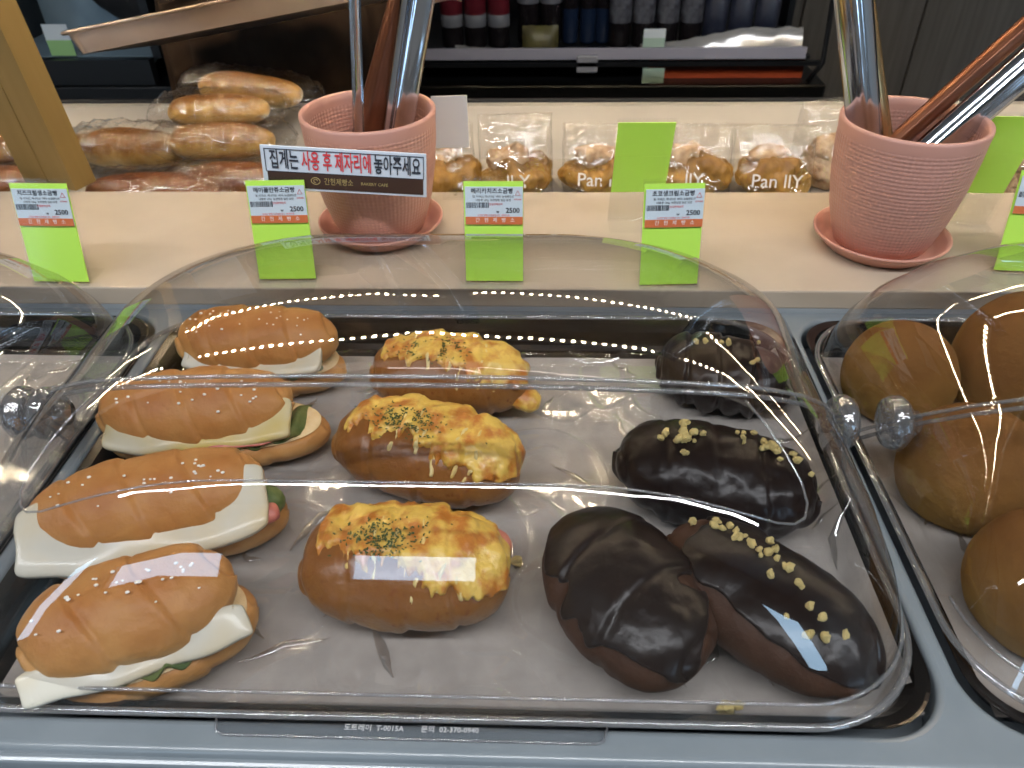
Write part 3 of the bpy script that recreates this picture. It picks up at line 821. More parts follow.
def choc_bread(loc, yaw, L, Wd, H, label, seed, cover=None, nseg=5, depth=.003, crumbs=(), bumps=False, k=2.4):
    r = empty('chocolate_bread', (loc[0], loc[1], ZB), (0, 0, yaw), label, 'chocolate bread', 'chocolate-coated breads in the right row')
    rd = roll_ridges(nseg, depth, seed, .3, .07)
    if cover is None:
        def d2(u, th, x, y, z):
            foot = smoothstep(-.1, -.7, sin(th))
            return rd(u, th, x, y, z)+foot*.004*abs(sin(u*9+seed))+.0012*fbm(x, y, z, 50, seed)
        vs, fs = blob(L, Wd, H, 170, 96, k=k, flat=.42, disp=d2)
        body = mesh('chocolate_coat', vs, fs, M['choc'], r)
    else:
        vs, fs = blob(L, Wd, H, 120, 72, k=k, flat=.42, disp=rd)
        body = mesh('bread_body', vs, fs, M['choc_bread'], r)
        def co(u, th, x, y, z):
            m = cover(u, th, x, y, z)
            return -.0035+.0052*smoothstep(-.04, .05, m)+.0006*fbm(x, y, z, 40, seed)
        vs, fs = blob(L, Wd, H, 260, 170, k=k, flat=.42, disp=lambda u, th, x, y, z: rd(u, th, x, y, z)*.7, offs=co)
        mesh('chocolate_coat', vs, fs, M['choc'], r)
    rnd = random.Random(int(seed*7))
    for (uc, ac, su, sa, n) in crumbs:
        for i in range(n):
            u = uc+rnd.gauss(0, su); a = ac+rnd.gauss(0, sa)
            if abs(u) > .96: continue
            q = (1-abs(u)**k)**(1/k)
            p = Vector((L/2*u, Wd/2*q*cos(a), H/2*q*sin(a)+.42*H+.0022))
            o = bpy.data.objects.new('cookie_crumble', crumb_meshes[rnd.randrange(4)]); COL.objects.link(o); o.parent = r
            s = rnd.uniform(.0015, .0031); o.scale = (s, s*rnd.uniform(.7, 1), s*.8); o.location = p; o.rotation_euler = (rnd.uniform(0, 3), rnd.uniform(0, 3), rnd.uniform(0, 3))
    return r
choc_bread((.437, .270), radians(-24), .094, .066, .048, 'rearmost chocolate-coated bread half hidden by the bright seam of the dome', 2.2, crumbs=((-.1, 1.6, .2, .25, 5), (.3, 1.9, .15, .15, 2)), nseg=4, depth=.0022)
choc_bread((.413, .160), radians(-19), .120, .076, .054, 'large all-black chocolate-coated bread crossed by two trails of crumble', 4.7,
           crumbs=((-.38, 1.62, .10, .20, 17), (.28, 1.25, .09, .1, 7), (.62, 1.35, .13, .1, 8), (.42, 1.55, .2, .05, 3)), nseg=4, depth=.0010)
def cov3(u, th, x, y, z):
    a = (th-PI/2+PI) % (2*PI)-PI
    lim = 1.15+.35*noise.noise(Vector((u*3.1, 1.0, 3.0)))-(.5 if a > 0 else 0)*0
    lim -= .55*smoothstep(.35, .95, u)*(1 if a < 0 else .6)
    drip = .5*max(0, noise.noise(Vector((u*7, 5.5, 0))))
    bare = exp(-((u-.35)/.10)**2-((a+.75)/.35)**2)*1.2
    return lim+drip-abs(a)-bare
choc_bread((.350, .071), radians(-63), .112, .078, .052, 'chocolate-dipped bread without crumble, brown crust showing along its lower edge', 6.1, cover=cov3, nseg=3, depth=.0014, k=2.2)
def cov4(u, th, x, y, z):
    a = (th-PI/2+PI) % (2*PI)-PI      # a<0 : far/right side ; a>0 : near/left side
    lim = (.90+.22*u+.28*noise.noise(Vector((u*3.7, 2.0, 9.0)))) if a > 0 else 1.5
    e = (u+.74+.12*noise.noise(Vector((a*2, 3, 1))))*2.0
    return min(lim-abs(a), e)
choc_bread((.423, .067), radians(-47), .126, .070, .050, 'glossy half-dipped chocolate bread with a line of yellow crumble along its back', 8.8, cover=cov4, nseg=2, depth=.0008, k=2.1,
           crumbs=((-.52, 1.30, .12, .14, 14), (-.25, 1.30, .1, .16, 8), (.20, 1.5, .16, .14, 8), (.50, 1.85, .14, .3, 5)))

# loose crumbs on the film
for i, (x, y, s, lab) in enumerate([(.2915, .1065, .0032, 'pea-sized yellow crumb on the film beside the front cheese bread'), (.3975, .0185, .0034, 'yellow crumb flattened on the film in front of the chocolate breads'),
                                   (.4035, .0200, .0024, 'smaller yellow crumb touching the flattened one in front of the chocolate breads')]):
    o = bpy.data.objects.new('cookie_crumb', crumb_meshes[i % 4]); COL.objects.link(o); o.scale = (s*1.3, s, s*.8); o.location = (x, y, ZB+s*.6)
    tag(o, lab, 'crumb', 'crumbs fallen on the film')

# round buns in the right tray
def round_bun(loc, d, h, label, seed, z=ZB):
    def f(u, th, x, y, z_): return .0012*fbm(x, y, z_, 16, seed)+.0004*fbm(x, y, z_, 90, seed)
    vs, fs = blob(d, d, h*1.35, 80, 72, k=2.0, flat=.26, disp=f)
    o = mesh('round_bun', vs, fs, M['mocha']); o.location = (loc[0], loc[1], z); o.rotation_euler = (0, 0, seed)
    return tag(o, label, 'bun', 'round golden-brown buns under the right dome')
round_bun((.564, .266), .078, .060, 'round bun in the back corner beside the largest one', 1.0)
round_bun((.659, .270), .108, .080, 'largest round bun, cut off by the photo edge, behind the knob', 2.1)
round_bun((.572, .168), .083, .062, 'round bun just below the clear hinge knob', 3.3)
round_bun((.672, .165), .086, .062, 'round bun mostly outside the picture beside the one below the knob', 4.0)
round_bun((.578, .080), .084, .062, 'nearest round bun framed by the curved crease of its dome', 5.2)
round_bun((.676, .074), .088, .064, 'round bun outside the picture beside the nearest bun', 6.6)

# ------------------------------------------------------------------ pots
def make_pot():
    r = empty('terracotta_pot')
    PSX, PSZ = .965, .945
    prof = [(0, .004), (.034, .004), (.0375, .0), (.040, .0015), (.0445, .012), (.051, .035), (.0562, .065), (.0585, .09), (.0592, .105), (.0600, .1125), (.0596, .1150), (.0575, .1155), (.0555, .1140),
            (.0548, .108), (.0540, .09), (.0515, .065), (.046, .035), (.038, .014), (0, .010)]
    lathe('pot_body', [(a*PSX, b*PSZ) for a, b in prof], M['pot'], r, n=96)
    return r
def make_saucer():
    prof = [(a*.975, b) for a, b in [(0, 0), (.042, 0), (.046, .0015), (.0540, .009), (.0585, .0135), (.0588, .0150), (.0572, .0156), (.0540, .0125), (.048, .0065), (.042, .0045), (0, .0045)]]
    return lathe('pot_saucer', prof, M['terracotta'], None, n=96)
pl = make_pot(); pl.location = (.1555, .468, SZ+.0046); pl.rotation_euler = (0, 0, .3)
tag(pl, 'pink terracotta pot behind the white notice, holding upright tongs', 'pot', 'pink terracotta tong pots')
pr_ = copy_tree(pl); pr_.location = (.6045, .443, SZ+.0046); tag(pr_, 'pink terracotta pot without a notice, its tongs leaning both ways', 'pot', 'pink terracotta tong pots')
s1 = make_saucer(); s1.location = (.1555, .468, SZ); tag(s1, 'pink saucer under the pot with the white notice', 'saucer', 'saucers under the tong pots')
s2 = s1.copy(); COL.objects.link(s2); s2.location = (.6045, .443, SZ); tag(s2, 'pink saucer under the pot with the leaning tongs', 'saucer', 'saucers under the tong pots')

# tongs: two channel-section arms joined by a bow at the top
def arm(name, p0, p1, w0, w1, side, mat, parent, depth=.006, curve=0.0, thick=.0009, n=40, m=12):
    """channel strip from p0 to p1; side = direction across the strip"""
    p0, p1 = Vector(p0), Vector(p1); t = (p1-p0).normalized(); sd = Vector(side); sd = (sd-t*sd.dot(t)).normalized(); nn = t.cross(sd)
    vs, fs = [], []
    for i in range(n+1):
        s = i/n; c = p0.lerp(p1, s)+nn*curve*sin(PI*s); wd = w0+(w1-w0)*s
        for j in range(m+1):
            a = -1+2*j/m
            vs.append(c+sd*(wd/2*a)+nn*(depth*(a*a)-depth*.3*(1 if abs(a) < .12 else 0)))
    for i in range(n):
        for j in range(m):
            a = i*(m+1)+j; fs.append((a, a+1, a+m+2, a+m+1))
    o = mesh(name, vs, fs, mat, parent)
    md = o.modifiers.new('thickness', 'SOLIDIFY'); md.thickness = thick; md.offset = 0
    return o
def tongs(label, a0, a1, b0, b1, w0, w1, sideA, sideB, matA, matB, group='steel tongs standing in the pots', curveA=0.0, curveB=0.0, wb=None):
    a1, b1 = Vector(a1), Vector(b1); mid = (a1+b1)/2
    r = empty('serving_tongs', (a0[0], a0[1], min(a0[2], b0[2])), label=label, cat='tongs', group=group)
    off = Vector(r.location)
    arm('tong_arm', Vector(a0)-off, a1-off, w0, w1, sideA, matA, r, curve=curveA)
    arm('tong_arm', Vector(b0)-off, b1-off, (wb or (w0, w1))[0], (wb or (w0, w1))[1], sideB, matB, r, curve=curveB)
    # bow joining both arms
    d = (a1-Vector(a0)).normalized(); gap = (b1-a1)
    pts = []
    for i in range(13):
        t = i/12; pts.append(a1+gap*t+d*(.02*sin(PI*t)))
    sd = Vector(sideA); sd = (sd-d*sd.dot(d)).normalized()
    vs, fs = [], []
    for p in pts:
        for a in (-1, -.5, 0, .5, 1): vs.append(p-off+sd*w1*.5*a)
    for i in range(len(pts)-1):
        for j in range(4): k = i*5+j; fs.append((k, k+1, k+6, k+5))
    o = mesh('tong_bow', vs, fs, M['steel'], r); md = o.modifiers.new('thickness', 'SOLIDIFY'); md.thickness = .0009; md.offset = 0
    return r
# left pot
tongs('steel tongs with a broad shiny arm and an arm painted with a brown reflection, standing behind the notice', (.159, .470, .045), (.231, .505, .335), (.126, .474, .046), (.226, .53, .335), .026, .030, (1, -.22, -.25), (1, -.3, -.3), M['steel'], M['steel_reflect_brown'], wb=(.034, .006))
tongs('thin tongs seen edge-on at the left rim behind the notice', (.143, .455, .038), (.166, .475, .30), (.141, .461, .038), (.164, .481, .30), .010, .010, (-.25, 1, 0), (-.25, 1, 0), M['steel'], M['steel'])
# right pot
tongs('upright steel tongs with a broad shiny arm in the pot with two tongs', (.597, .452, .045), (.499, .462, .335), (.617, .458, .045), (.506, .475, .335), .026, .028, (1, -.12, .33), (1, -.6, .33), M['steel'], M['steel_reflect_tan'], wb=(.012, .005))
tongs('tongs leaning far over towards the photo edge', (.585, .443, .055), (.752, .450, .260), (.560, .452, .062), (.735, .470, .262), .026, .028, (.62, -.35, -.5), (.62, -.35, -.5), M['steel'], M['steel_reflect_brown'], wb=(.015, .016))

# ------------------------------------------------------------------ the notice on the left pot
nr = empty('notice_sign', (.1462, .3985, .1068), (radians(-4), radians(3.8), radians(1.0)), 'white and brown notice with black and red Korean lettering fixed to the pot', 'notice')
box('sign_board', -.0655, .0655, .0, .0018, -.0178, .0178, M['sign_white'], nr, bev=.0004, seg=1)
box('brown_band', -.0615, .0630, -.0006, .0, -.0155, -.0028, M['sign_brown'], nr)
bm = bmesh.new()
for (a, b, c, d) in [(-.0625, .0635, .0150, .0155), (-.0625, .0635, -.0030, -.0025), (-.0625, -.0620, -.0030, .0155), (.0630, .0635, -.0030, .0155)]:
    box_bm(a, b, -.0006, 0, c, d, bm=bm)
from_bm('border_line', bm, M['ink'], nr)
def ttext(s, x0, x1, z, size, mat, name='printed_text', bold=.00025):
    o = text_mesh(name, s, size, mat, nr, (x0, -.0007, z), align='LEFT', bold=bold)
    wd = max(v.co.x for v in o.data.vertices)-min(v.co.x for v in o.data.vertices)
    o.scale = ((x1-x0)/wd, 1, 1); o.location.x = x0-min(v.co.x for v in o.data.vertices)*o.scale[0]
    return o
ttext('집게는', -.0585, -.0360, .0062, .0165, M['ink'])
ttext('사용 후 제자리에', -.0335, .0215, .0062, .0165, M['ink_red'])
ttext('놓아주세요', .0240, .0610, .0062, .0165, M['ink'])
ttext('간현제빵소', -.0165, .0065, -.0092, .0062, M['sign_gold'], bold=.0)
ttext('BAKERY CAFE', .0130, .0345, -.0092, .0034, M['sign_gold'], bold=0)
# emblem: a rounded loaf outline with a curl
tube('emblem', [(-.0235+.0032*cos(t)*(1 if abs(cos(t)) < .8 else 1.1), -.0008, -.0088+.0028*sin(t)) for t in [2*PI*i/24 for i in range(24)]], .00035, M['sign_gold'], nr, n=5, closed=True)
tube('emblem', [(-.0235+.0016*cos(t), -.0008, -.0088+.0014*sin(t)) for t in [PI*1.5*i/14 for i in range(15)]], .0003, M['sign_gold'], nr, n=5)
box('sign_clip', .01, .03, .0018, .0058, -.004, .006, M['white_card'], nr)

# ------------------------------------------------------------------ price tags
def make_tag(loc, rot, title, label, back=False, h=.087, wd=.0475, printed=True, group='green price tags in clear holders'):
    r = empty('price_tag', loc, rot, label, 'price tag', group)
    bm = bmesh.new(); t = .0011; hw = wd/2+.0006
    lean = radians(14)
    # front sheet (leans back), rear sheet, foot
    def slab(bm, y0, z0, y1, z1, x0=-hw, x1=hw, th=.0011):
        d = Vector((0, y1-y0, z1-z0)).normalized(); n_ = Vector((0, d.z, -d.y))*th
        q = [Vector((x0, y0, z0)), Vector((x1, y0, z0)), Vector((x1, y1, z1)), Vector((x0, y1, z1))]
        a = [bm.verts.new(p) for p in q]; b = [bm.verts.new(p+n_) for p in q]
        bm.faces.new(a); bm.faces.new(b[::-1])
        for i in range(4): bm.faces.new((a[i], b[i], b[(i+1) % 4], a[(i+1) % 4]))
    sy, sz = sin(lean), cos(lean)
    slab(bm, 0, .0005, h*sy, h*sz)
    slab(bm, .0045, .0005, .0045+h*sy, h*sz)
    slab(bm, -.0002, .0002, .030, .0002)
    hold = from_bm('clear_holder', bm, M['holder'], r)
    # a frame whose local XZ plane is the leaning sheet
    def place(o, s, dy=0.0):      # s = height along the sheet
        o.rotation_euler = (-lean, 0, 0); o.location = (0, .0026+s*sy+dy*sz, .0005+s*sz-dy*sy); return o
    g0 = 0.30*h if back else .002
    c = place(box('green_card', -wd/2, wd/2, -.0004, .0004, g0, h-.0035, M['green'], r, seg=1), 0)
    if back:
        tube('fold_line', [(-wd/2, .0, h*.66), (wd/2, .0, h*.66)], .0005, M['green'], c, n=5)
        return r
    s_ = box('sticker', -wd/2+.0012, wd/2-.0002, -.0018, -.0011, h-.0375, h-.0075, M['label'], None, bev=0)
    s_.parent = c
    y = -.0019; hh = h-.0375
    box('orange_band', -wd/2+.0012, wd/2-.0002, -.0021, -.0018, hh, hh+.0062, M['orange'], s_)
    def tt(s, x, z, size, mat, nm='printed_text', al='CENTER', bold=0.0):
        return text_mesh(nm, s, size, mat, s_, (x, y-.0003, z), align=al, ext=.00004, bold=bold)
    tt('간   현   제   빵   소', .0012, hh+.0034, .0040, M['white'], 'band_text')
    tt(title, -.001, hh+.0265, .0046, M['ink'], bold=.00006)
    tt('밀: 미국산, 캐나다산  버터: 뉴질랜드산', .0, hh+.0222, .0021, M['ink'])
    tt('내용량 120g  보관방법 실온 보관', .0, hh+.0194, .0021, M['ink'])
    tt('2500', .0155, hh+.0112, .0056, M['ink'], bold=.0001)
    tt('₩', .0035, hh+.0100, .0024, M['ink'])
    tt('당일판매원칙', .002, hh+.0162, .0020, M['ink_red'], 'red_text')
    tt('신선한 빵을 드리겠습니다   판매가격', .0, hh+.0074, .0017, M['ink_red'], 'red_text')
    rnd = random.Random(title); b = bmesh.new(); x = -.0215
    while x < -.0035:
        w_ = rnd.choice((.00025, .0004, .0007)); box_bm(x, x+w_, y-.0001, y+.0001, hh+.0132, hh+.0176, bm=b); x += w_+rnd.choice((.0003, .0005))
    from_bm('barcode', b, M['ink'], s_)
    tube('recycling_mark', [(.0195+.0024*cos(PI/2+2*PI*i/3), y-.0002, hh+.0245+.0024*sin(PI/2+2*PI*i/3)) for i in range(3)], .00028, M['ink_red'], s_, n=4, closed=True)
    tt('OTHER', .0195, hh+.0200, .0018, M['ink_red'], 'red_text')
    return r
for a in ():
    pass
make_tag((-.1015, .3650, SZ), (0, 0, radians(-1)), '치즈크림생소금빵', 'green price tag standing alone at the left near the empty tray')
make_tag((.0905, .3715, SZ), (0, 0, radians(2)), '메이플만쥬소금빵', 'green price tag partly covering the notice on the pot')
make_tag((.2655, .3700, SZ), (0, 0, 0), '메리카치즈소금빵', 'green price tag right of the pot with the notice, above the cheese breads')
make_tag((.4095, .3660, SZ), (0, 0, radians(3)), '초코생크림소금빵', 'green price tag overlapping the taller blank green card')
make_tag((.7080, .3900, SZ), (0, 0, radians(-6)), '모카크림소금빵', 'green price tag cut off by the photo edge, over the round buns')
make_tag((.3925, .4950, SZ), (0, 0, PI+radians(1)), '', 'blank green card back in a clear holder, facing the wrapped pastries', back=True, h=.108, wd=.049)
make_tag((.6890, .4900, SZ), (0, 0, PI-radians(2)), '', 'blank green card back in a clear holder behind the pot with leaning tongs', back=True, h=.115, wd=.060)
wc = empty('blank_card', (.2165, .545, SZ), (0, 0, radians(4)), 'blank white card standing behind the rim of the pot with the notice', 'card')
box('card_panel', -.017, .017, 0, .0012, .050, .100, M['white_card'], wc, bev=.0004, seg=1)
box('card_stand', -.002, .002, .0013, .0035, 0, .09, M['holder'], wc); box('card_foot', -.012, .012, -.008, .012, 0, .0012, M['holder'], wc)

# ------------------------------------------------------------------ wrapped bread in the trough
def bag_mesh(L, Wd, H, seed, fin=.02):
    """loose clear bag: a crumpled pillow with flat gathered ends"""
    vs, fs = [], []; nu, nv = 60, 40
    for i in range(nu+1):
        u = -1+2*i/nu; e = max(0, 1-abs(u)**4)**.6
        ex = smoothstep(.80, 1, abs(u))
        for j in range(nv):
            th = 2*PI*j/nv; c, s = cos(th), sin(th)
            y = (Wd/2)*(.55+.45*e)*(abs(c)**.7)*(1 if c > 0 else -1)
            z = (H/2)*max(e, .03)*(abs(s)**.8)*(1 if s > 0 else -1)
            d = .0045*noise.noise(Vector((u*7+seed, c*3, s*3)))+.0016*noise.noise(Vector((u*26, c*9, s*9+seed)))
            x = (L/2)*u*(1+fin/L)+d*.3
            z += (-.1*H if ex > .5 else 0)*ex
            vs.append((x, y+c*d, max(z+s*d, -.45*H)+.45*H))
    for i in range(nu):
        for j in range(nv):
            j2 = (j+1) % nv; fs.append((i*nv+j, i*nv+j2, (i+1)*nv+j2, (i+1)*nv+j))
    return vs, fs
ZT = -.0198
def wrapped_loaf(loc, rot, L, Wd, H, mat, label, seed, z, group='long wrapped rolls in the trough'):
    r = empty('wrapped_roll', (loc[0], loc[1], z), rot, label, 'wrapped roll', group)
    f = lambda u, th, x, y, z_: .0012*fbm(x, y, z_, 24, seed)
    vs, fs = blob(L, Wd, H, 60, 36, k=2.6, flat=.38, disp=f, taper=-.06)
    mesh('bread_roll', [(x, y, zz+.001) for x, y, zz in vs], fs, mat, r)
    vs, fs = bag_mesh(L*1.22, Wd*1.15, H*1.12, seed)
    mesh('clear_bag', vs, fs, M['bag'], r)
    return r
wrapped_loaf((-.128, .612), (0, 0, .03), .150, .062, .036, M['dark_loaf'], 'reddish-brown wrapped roll at the bottom of the pile left of the notice', 1.2, ZT)
wrapped_loaf((-.045, .640), (0, 0, -.06), .120, .060, .036, M['dark_loaf'], 'reddish-brown wrapped roll at the bottom of the pile touching the notice', 2.7, ZT+.001)
wrapped_loaf((-.185, .700), (0, 0, -.10), .128, .064, .044, M['loaf'], 'pale wrapped roll lying alone left of the stacked rolls, beside the gold post', 3.9, ZT+.012)
wrapped_loaf((-.070, .690), (0, .0, .02), .122, .060, .040, M['loaf'], 'pale wrapped roll in the middle of the pile, under two others', 4.4, ZT+.026)
wrapped_loaf((-.082, .730), (0, 0, .03), .118, .058, .036, M['loaf'], 'pale wrapped roll second from the top of the pile', 5.8, ZT+.050)
wrapped_loaf((-.060, .785), (0, .08, -.10), .130, .056, .038, M['loaf'], 'topmost pale wrapped roll of the pile behind the notice', 6.1, ZT+.056)
wrapped_loaf((-.275, .700), (0, 0, .1), .110, .058, .034, M['loaf'], 'wrapped roll mostly hidden behind the gold post', 7.3, ZT+.014)
wrapped_loaf((-.335, .640), (0, 0, .05), .110, .060, .034, M['dark_loaf'], 'reddish-brown wrapped roll left of the gold post, lower one', 8.2, ZT)
wrapped_loaf((-.365, .690), (0, 0, -.05), .120, .060, .040, M['loaf'], 'pale wrapped roll left of the gold post, above the reddish one', 9.6, ZT+.020)

def pastry(loc, yaw, label, seed, txt=None, Wp=.082, Hp=.072, tall=True, flaky=False, tilt=0.0):
    r = empty('wrapped_pastry', (loc[0], loc[1], ZT), (tilt, 0, yaw), label, 'wrapped pastry', 'wrapped pastries in the trough')
    def f(u, th, x, y, z): return .011*noise.noise(Vector((x*38, y*38, z*38+seed)))+.0035*fbm(x, y, z, 95, seed)
    vs, fs = blob(.084, .056, .050, 100, 64, k=2.1, flat=.36, disp=f, taper=.1)
    b = mesh('pastry_body', [(x, y, z+.001) for x, y, z in vs], fs, M['flake'] if flaky else M['pastry'], r)
    vs, fs = blob(.052, .034, .030, 60, 36, k=1.7, flat=.3, disp=lambda u, th, x, y, z: .008*noise.noise(Vector((x*60, y*60, z*60-seed)))+.002*fbm(x, y, z, 140, seed))
    mesh('browned_top_layer', [(x-.006, y+.004, z+.030) for x, y, z in vs], fs, M['flake'], b)
    # gusseted bag: full at the foot, pinched flat along its upper edge
    n, m_ = 40, 30; vs, fs = [], []
    Wb = Wp/2
    for i in range(m_+1):
        t = i/m_; z = t*Hp
        full = (1-t)**.55
        for j in range(n):
            a = 2*PI*j/n; c, s = cos(a), sin(a)
            x = Wb*(1 if c > 0 else -1)*abs(c)**.45; y = (.0365*full+.0006)*(1 if s > 0 else -1)*abs(s)**.7+.018*t
            d = .0030*noise.noise(Vector((x*45+seed, t*6, y*40)))
            vs.append((x+d*.4, y+d*full, z+.0))
    for i in range(m_):
        for j in range(n):
            j2 = (j+1) % n; fs.append((i*n+j, i*n+j2, (i+1)*n+j2, (i+1)*n+j))
    bag = mesh('clear_bag', vs, fs, M['bag'], r)
    if txt:
        o = text_mesh('printed_text', txt, .020, M['icing'], bag, (0, -.030, .026), (radians(72), 0, 0), bold=.0001)
    return r
pastry((.276, .640), .10, 'wrapped golden pastry with a shiny bag top, right of the blank white card', 1.1, 'll Y', Hp=.085)
pastry((.372, .645), -.05, 'wrapped pastry directly left of the blank green card', 2.3, 'Pan llY', Wp=.09)
pastry((.470, .645), .0, 'wrapped pastry just right of the blank green card, half hidden by it', 3.9, 'llY', Wp=.09)
pastry((.560, .642), -.05, 'wrapped pastry with two brown peaks left of the pot with leaning tongs', 5.2, 'Pan llY', Wp=.088)
pastry((.635, .675), .35, 'wrapped flaky pastry with white shreds behind the rim of the right pot', 6.4, None, flaky=True, Hp=.09)
pastry((.845, .620), .1, 'wrapped flaky pastry at the photo edge beside the wide green card', 7.7, None, flaky=True)
pastry((.190, .640), .2, 'wrapped pastry mostly hidden behind the pot with the notice', 8.3, None)

# ------------------------------------------------------------------ gold post and shelf above
B = Vector((-.178, .551)); C_ = Vector((-.167, .563)); A_ = Vector((-.254, .584))
post = empty('gold_post', (-.21, .585, SZ), label='square brushed-gold post rising at the left and carrying the upper shelf', cat='post')
e1 = (A_-B).normalized(); e2 = Vector((-e1.y, e1.x)); e2 = e2 if e2.y > 0 else -e2
wA = .080; dC = .026
def prism(name, poly, z0, z1, mat, parent, off):
    n = len(poly); vs = [(p[0]-off[0], p[1]-off[1], z-off[2]) for z in (z0, z1) for p in poly]
    fs = [tuple(range(n))[::-1], tuple(range(n, 2*n))]+[(i, (i+1) % n, n+(i+1) % n, n+i) for i in range(n)]
    return mesh(name, vs, fs, mat, parent, smooth=False)
off = Vector((-.21, .585, SZ))
g = .0006
h1 = [B, B+e1*(wA*.5-g), B+e1*(wA*.5-g)+e2*dC, B+e2*dC]
h2 = [B+e1*(wA*.5+g), B+e1*wA, B+e1*wA+e2*dC, B+e1*(wA*.5+g)+e2*dC]
h3 = [B+e1*(wA*.5-g)+e2*.001, B+e1*(wA*.5+g)+e2*.001, B+e1*(wA*.5+g)+e2*dC, B+e1*(wA*.5-g)+e2*dC]
prism('post_profile', [tuple(p) for p in h1], SZ, .445, M['gold'], post, off)
prism('post_profile', [tuple(p) for p in h2], SZ, .445, M['gold'], post, off)
prism('post_joint', [tuple(p) for p in h3], SZ, .445, M['black'], post, off)
post.rotation_euler = (0, radians(-4.5), 0)
us = box('upper_shelf', -.9, 1.75, .50, .84, .446, .468, M['beige'], None, bev=.001)
tag(us, 'upper display shelf carried by the gold post above the wrapped bread', 'shelf')
# LED strip below the upper shelf
ls = empty('led_strip', (.25, .60, .4459), label='warm LED strip with a row of bright points under the upper shelf', cat='LED strip')
box('strip_channel', -1.0, 1.3, -.008, .008, -.003, 0, M['white_card'], ls)
bm = bmesh.new(); n = 0; x = -.95
while x < 1.28:
    box_bm(x-.0026, x+.0026, -.0028, .0028, -.0048, -.0031, bm=bm); x += .0167
x = -.95
while x < 1.28:
    box_bm(x-.0026, x+.0026, .1972, .2028, -.0048, -.0031, bm=bm); x += .0167
box('strip_channel', -1.0, 1.3, .192, .208, -.003, 0, M['white_card'], ls)
leds = from_bm('led_points', bm, emit_mat('warm_led', (1.0, .80, .52), 215.0), ls); leds['kind'] = 'stuff'

# second base foot: post lower-left corner bracket seen at the left edge
box_o = box('gold_bracket', -.219, -.197, .415, .435, SZ, SZ+.006, M['gold'], None, bev=.001)
tag(box_o, 'small gold bracket on the beige shelf at the far left edge', 'bracket')

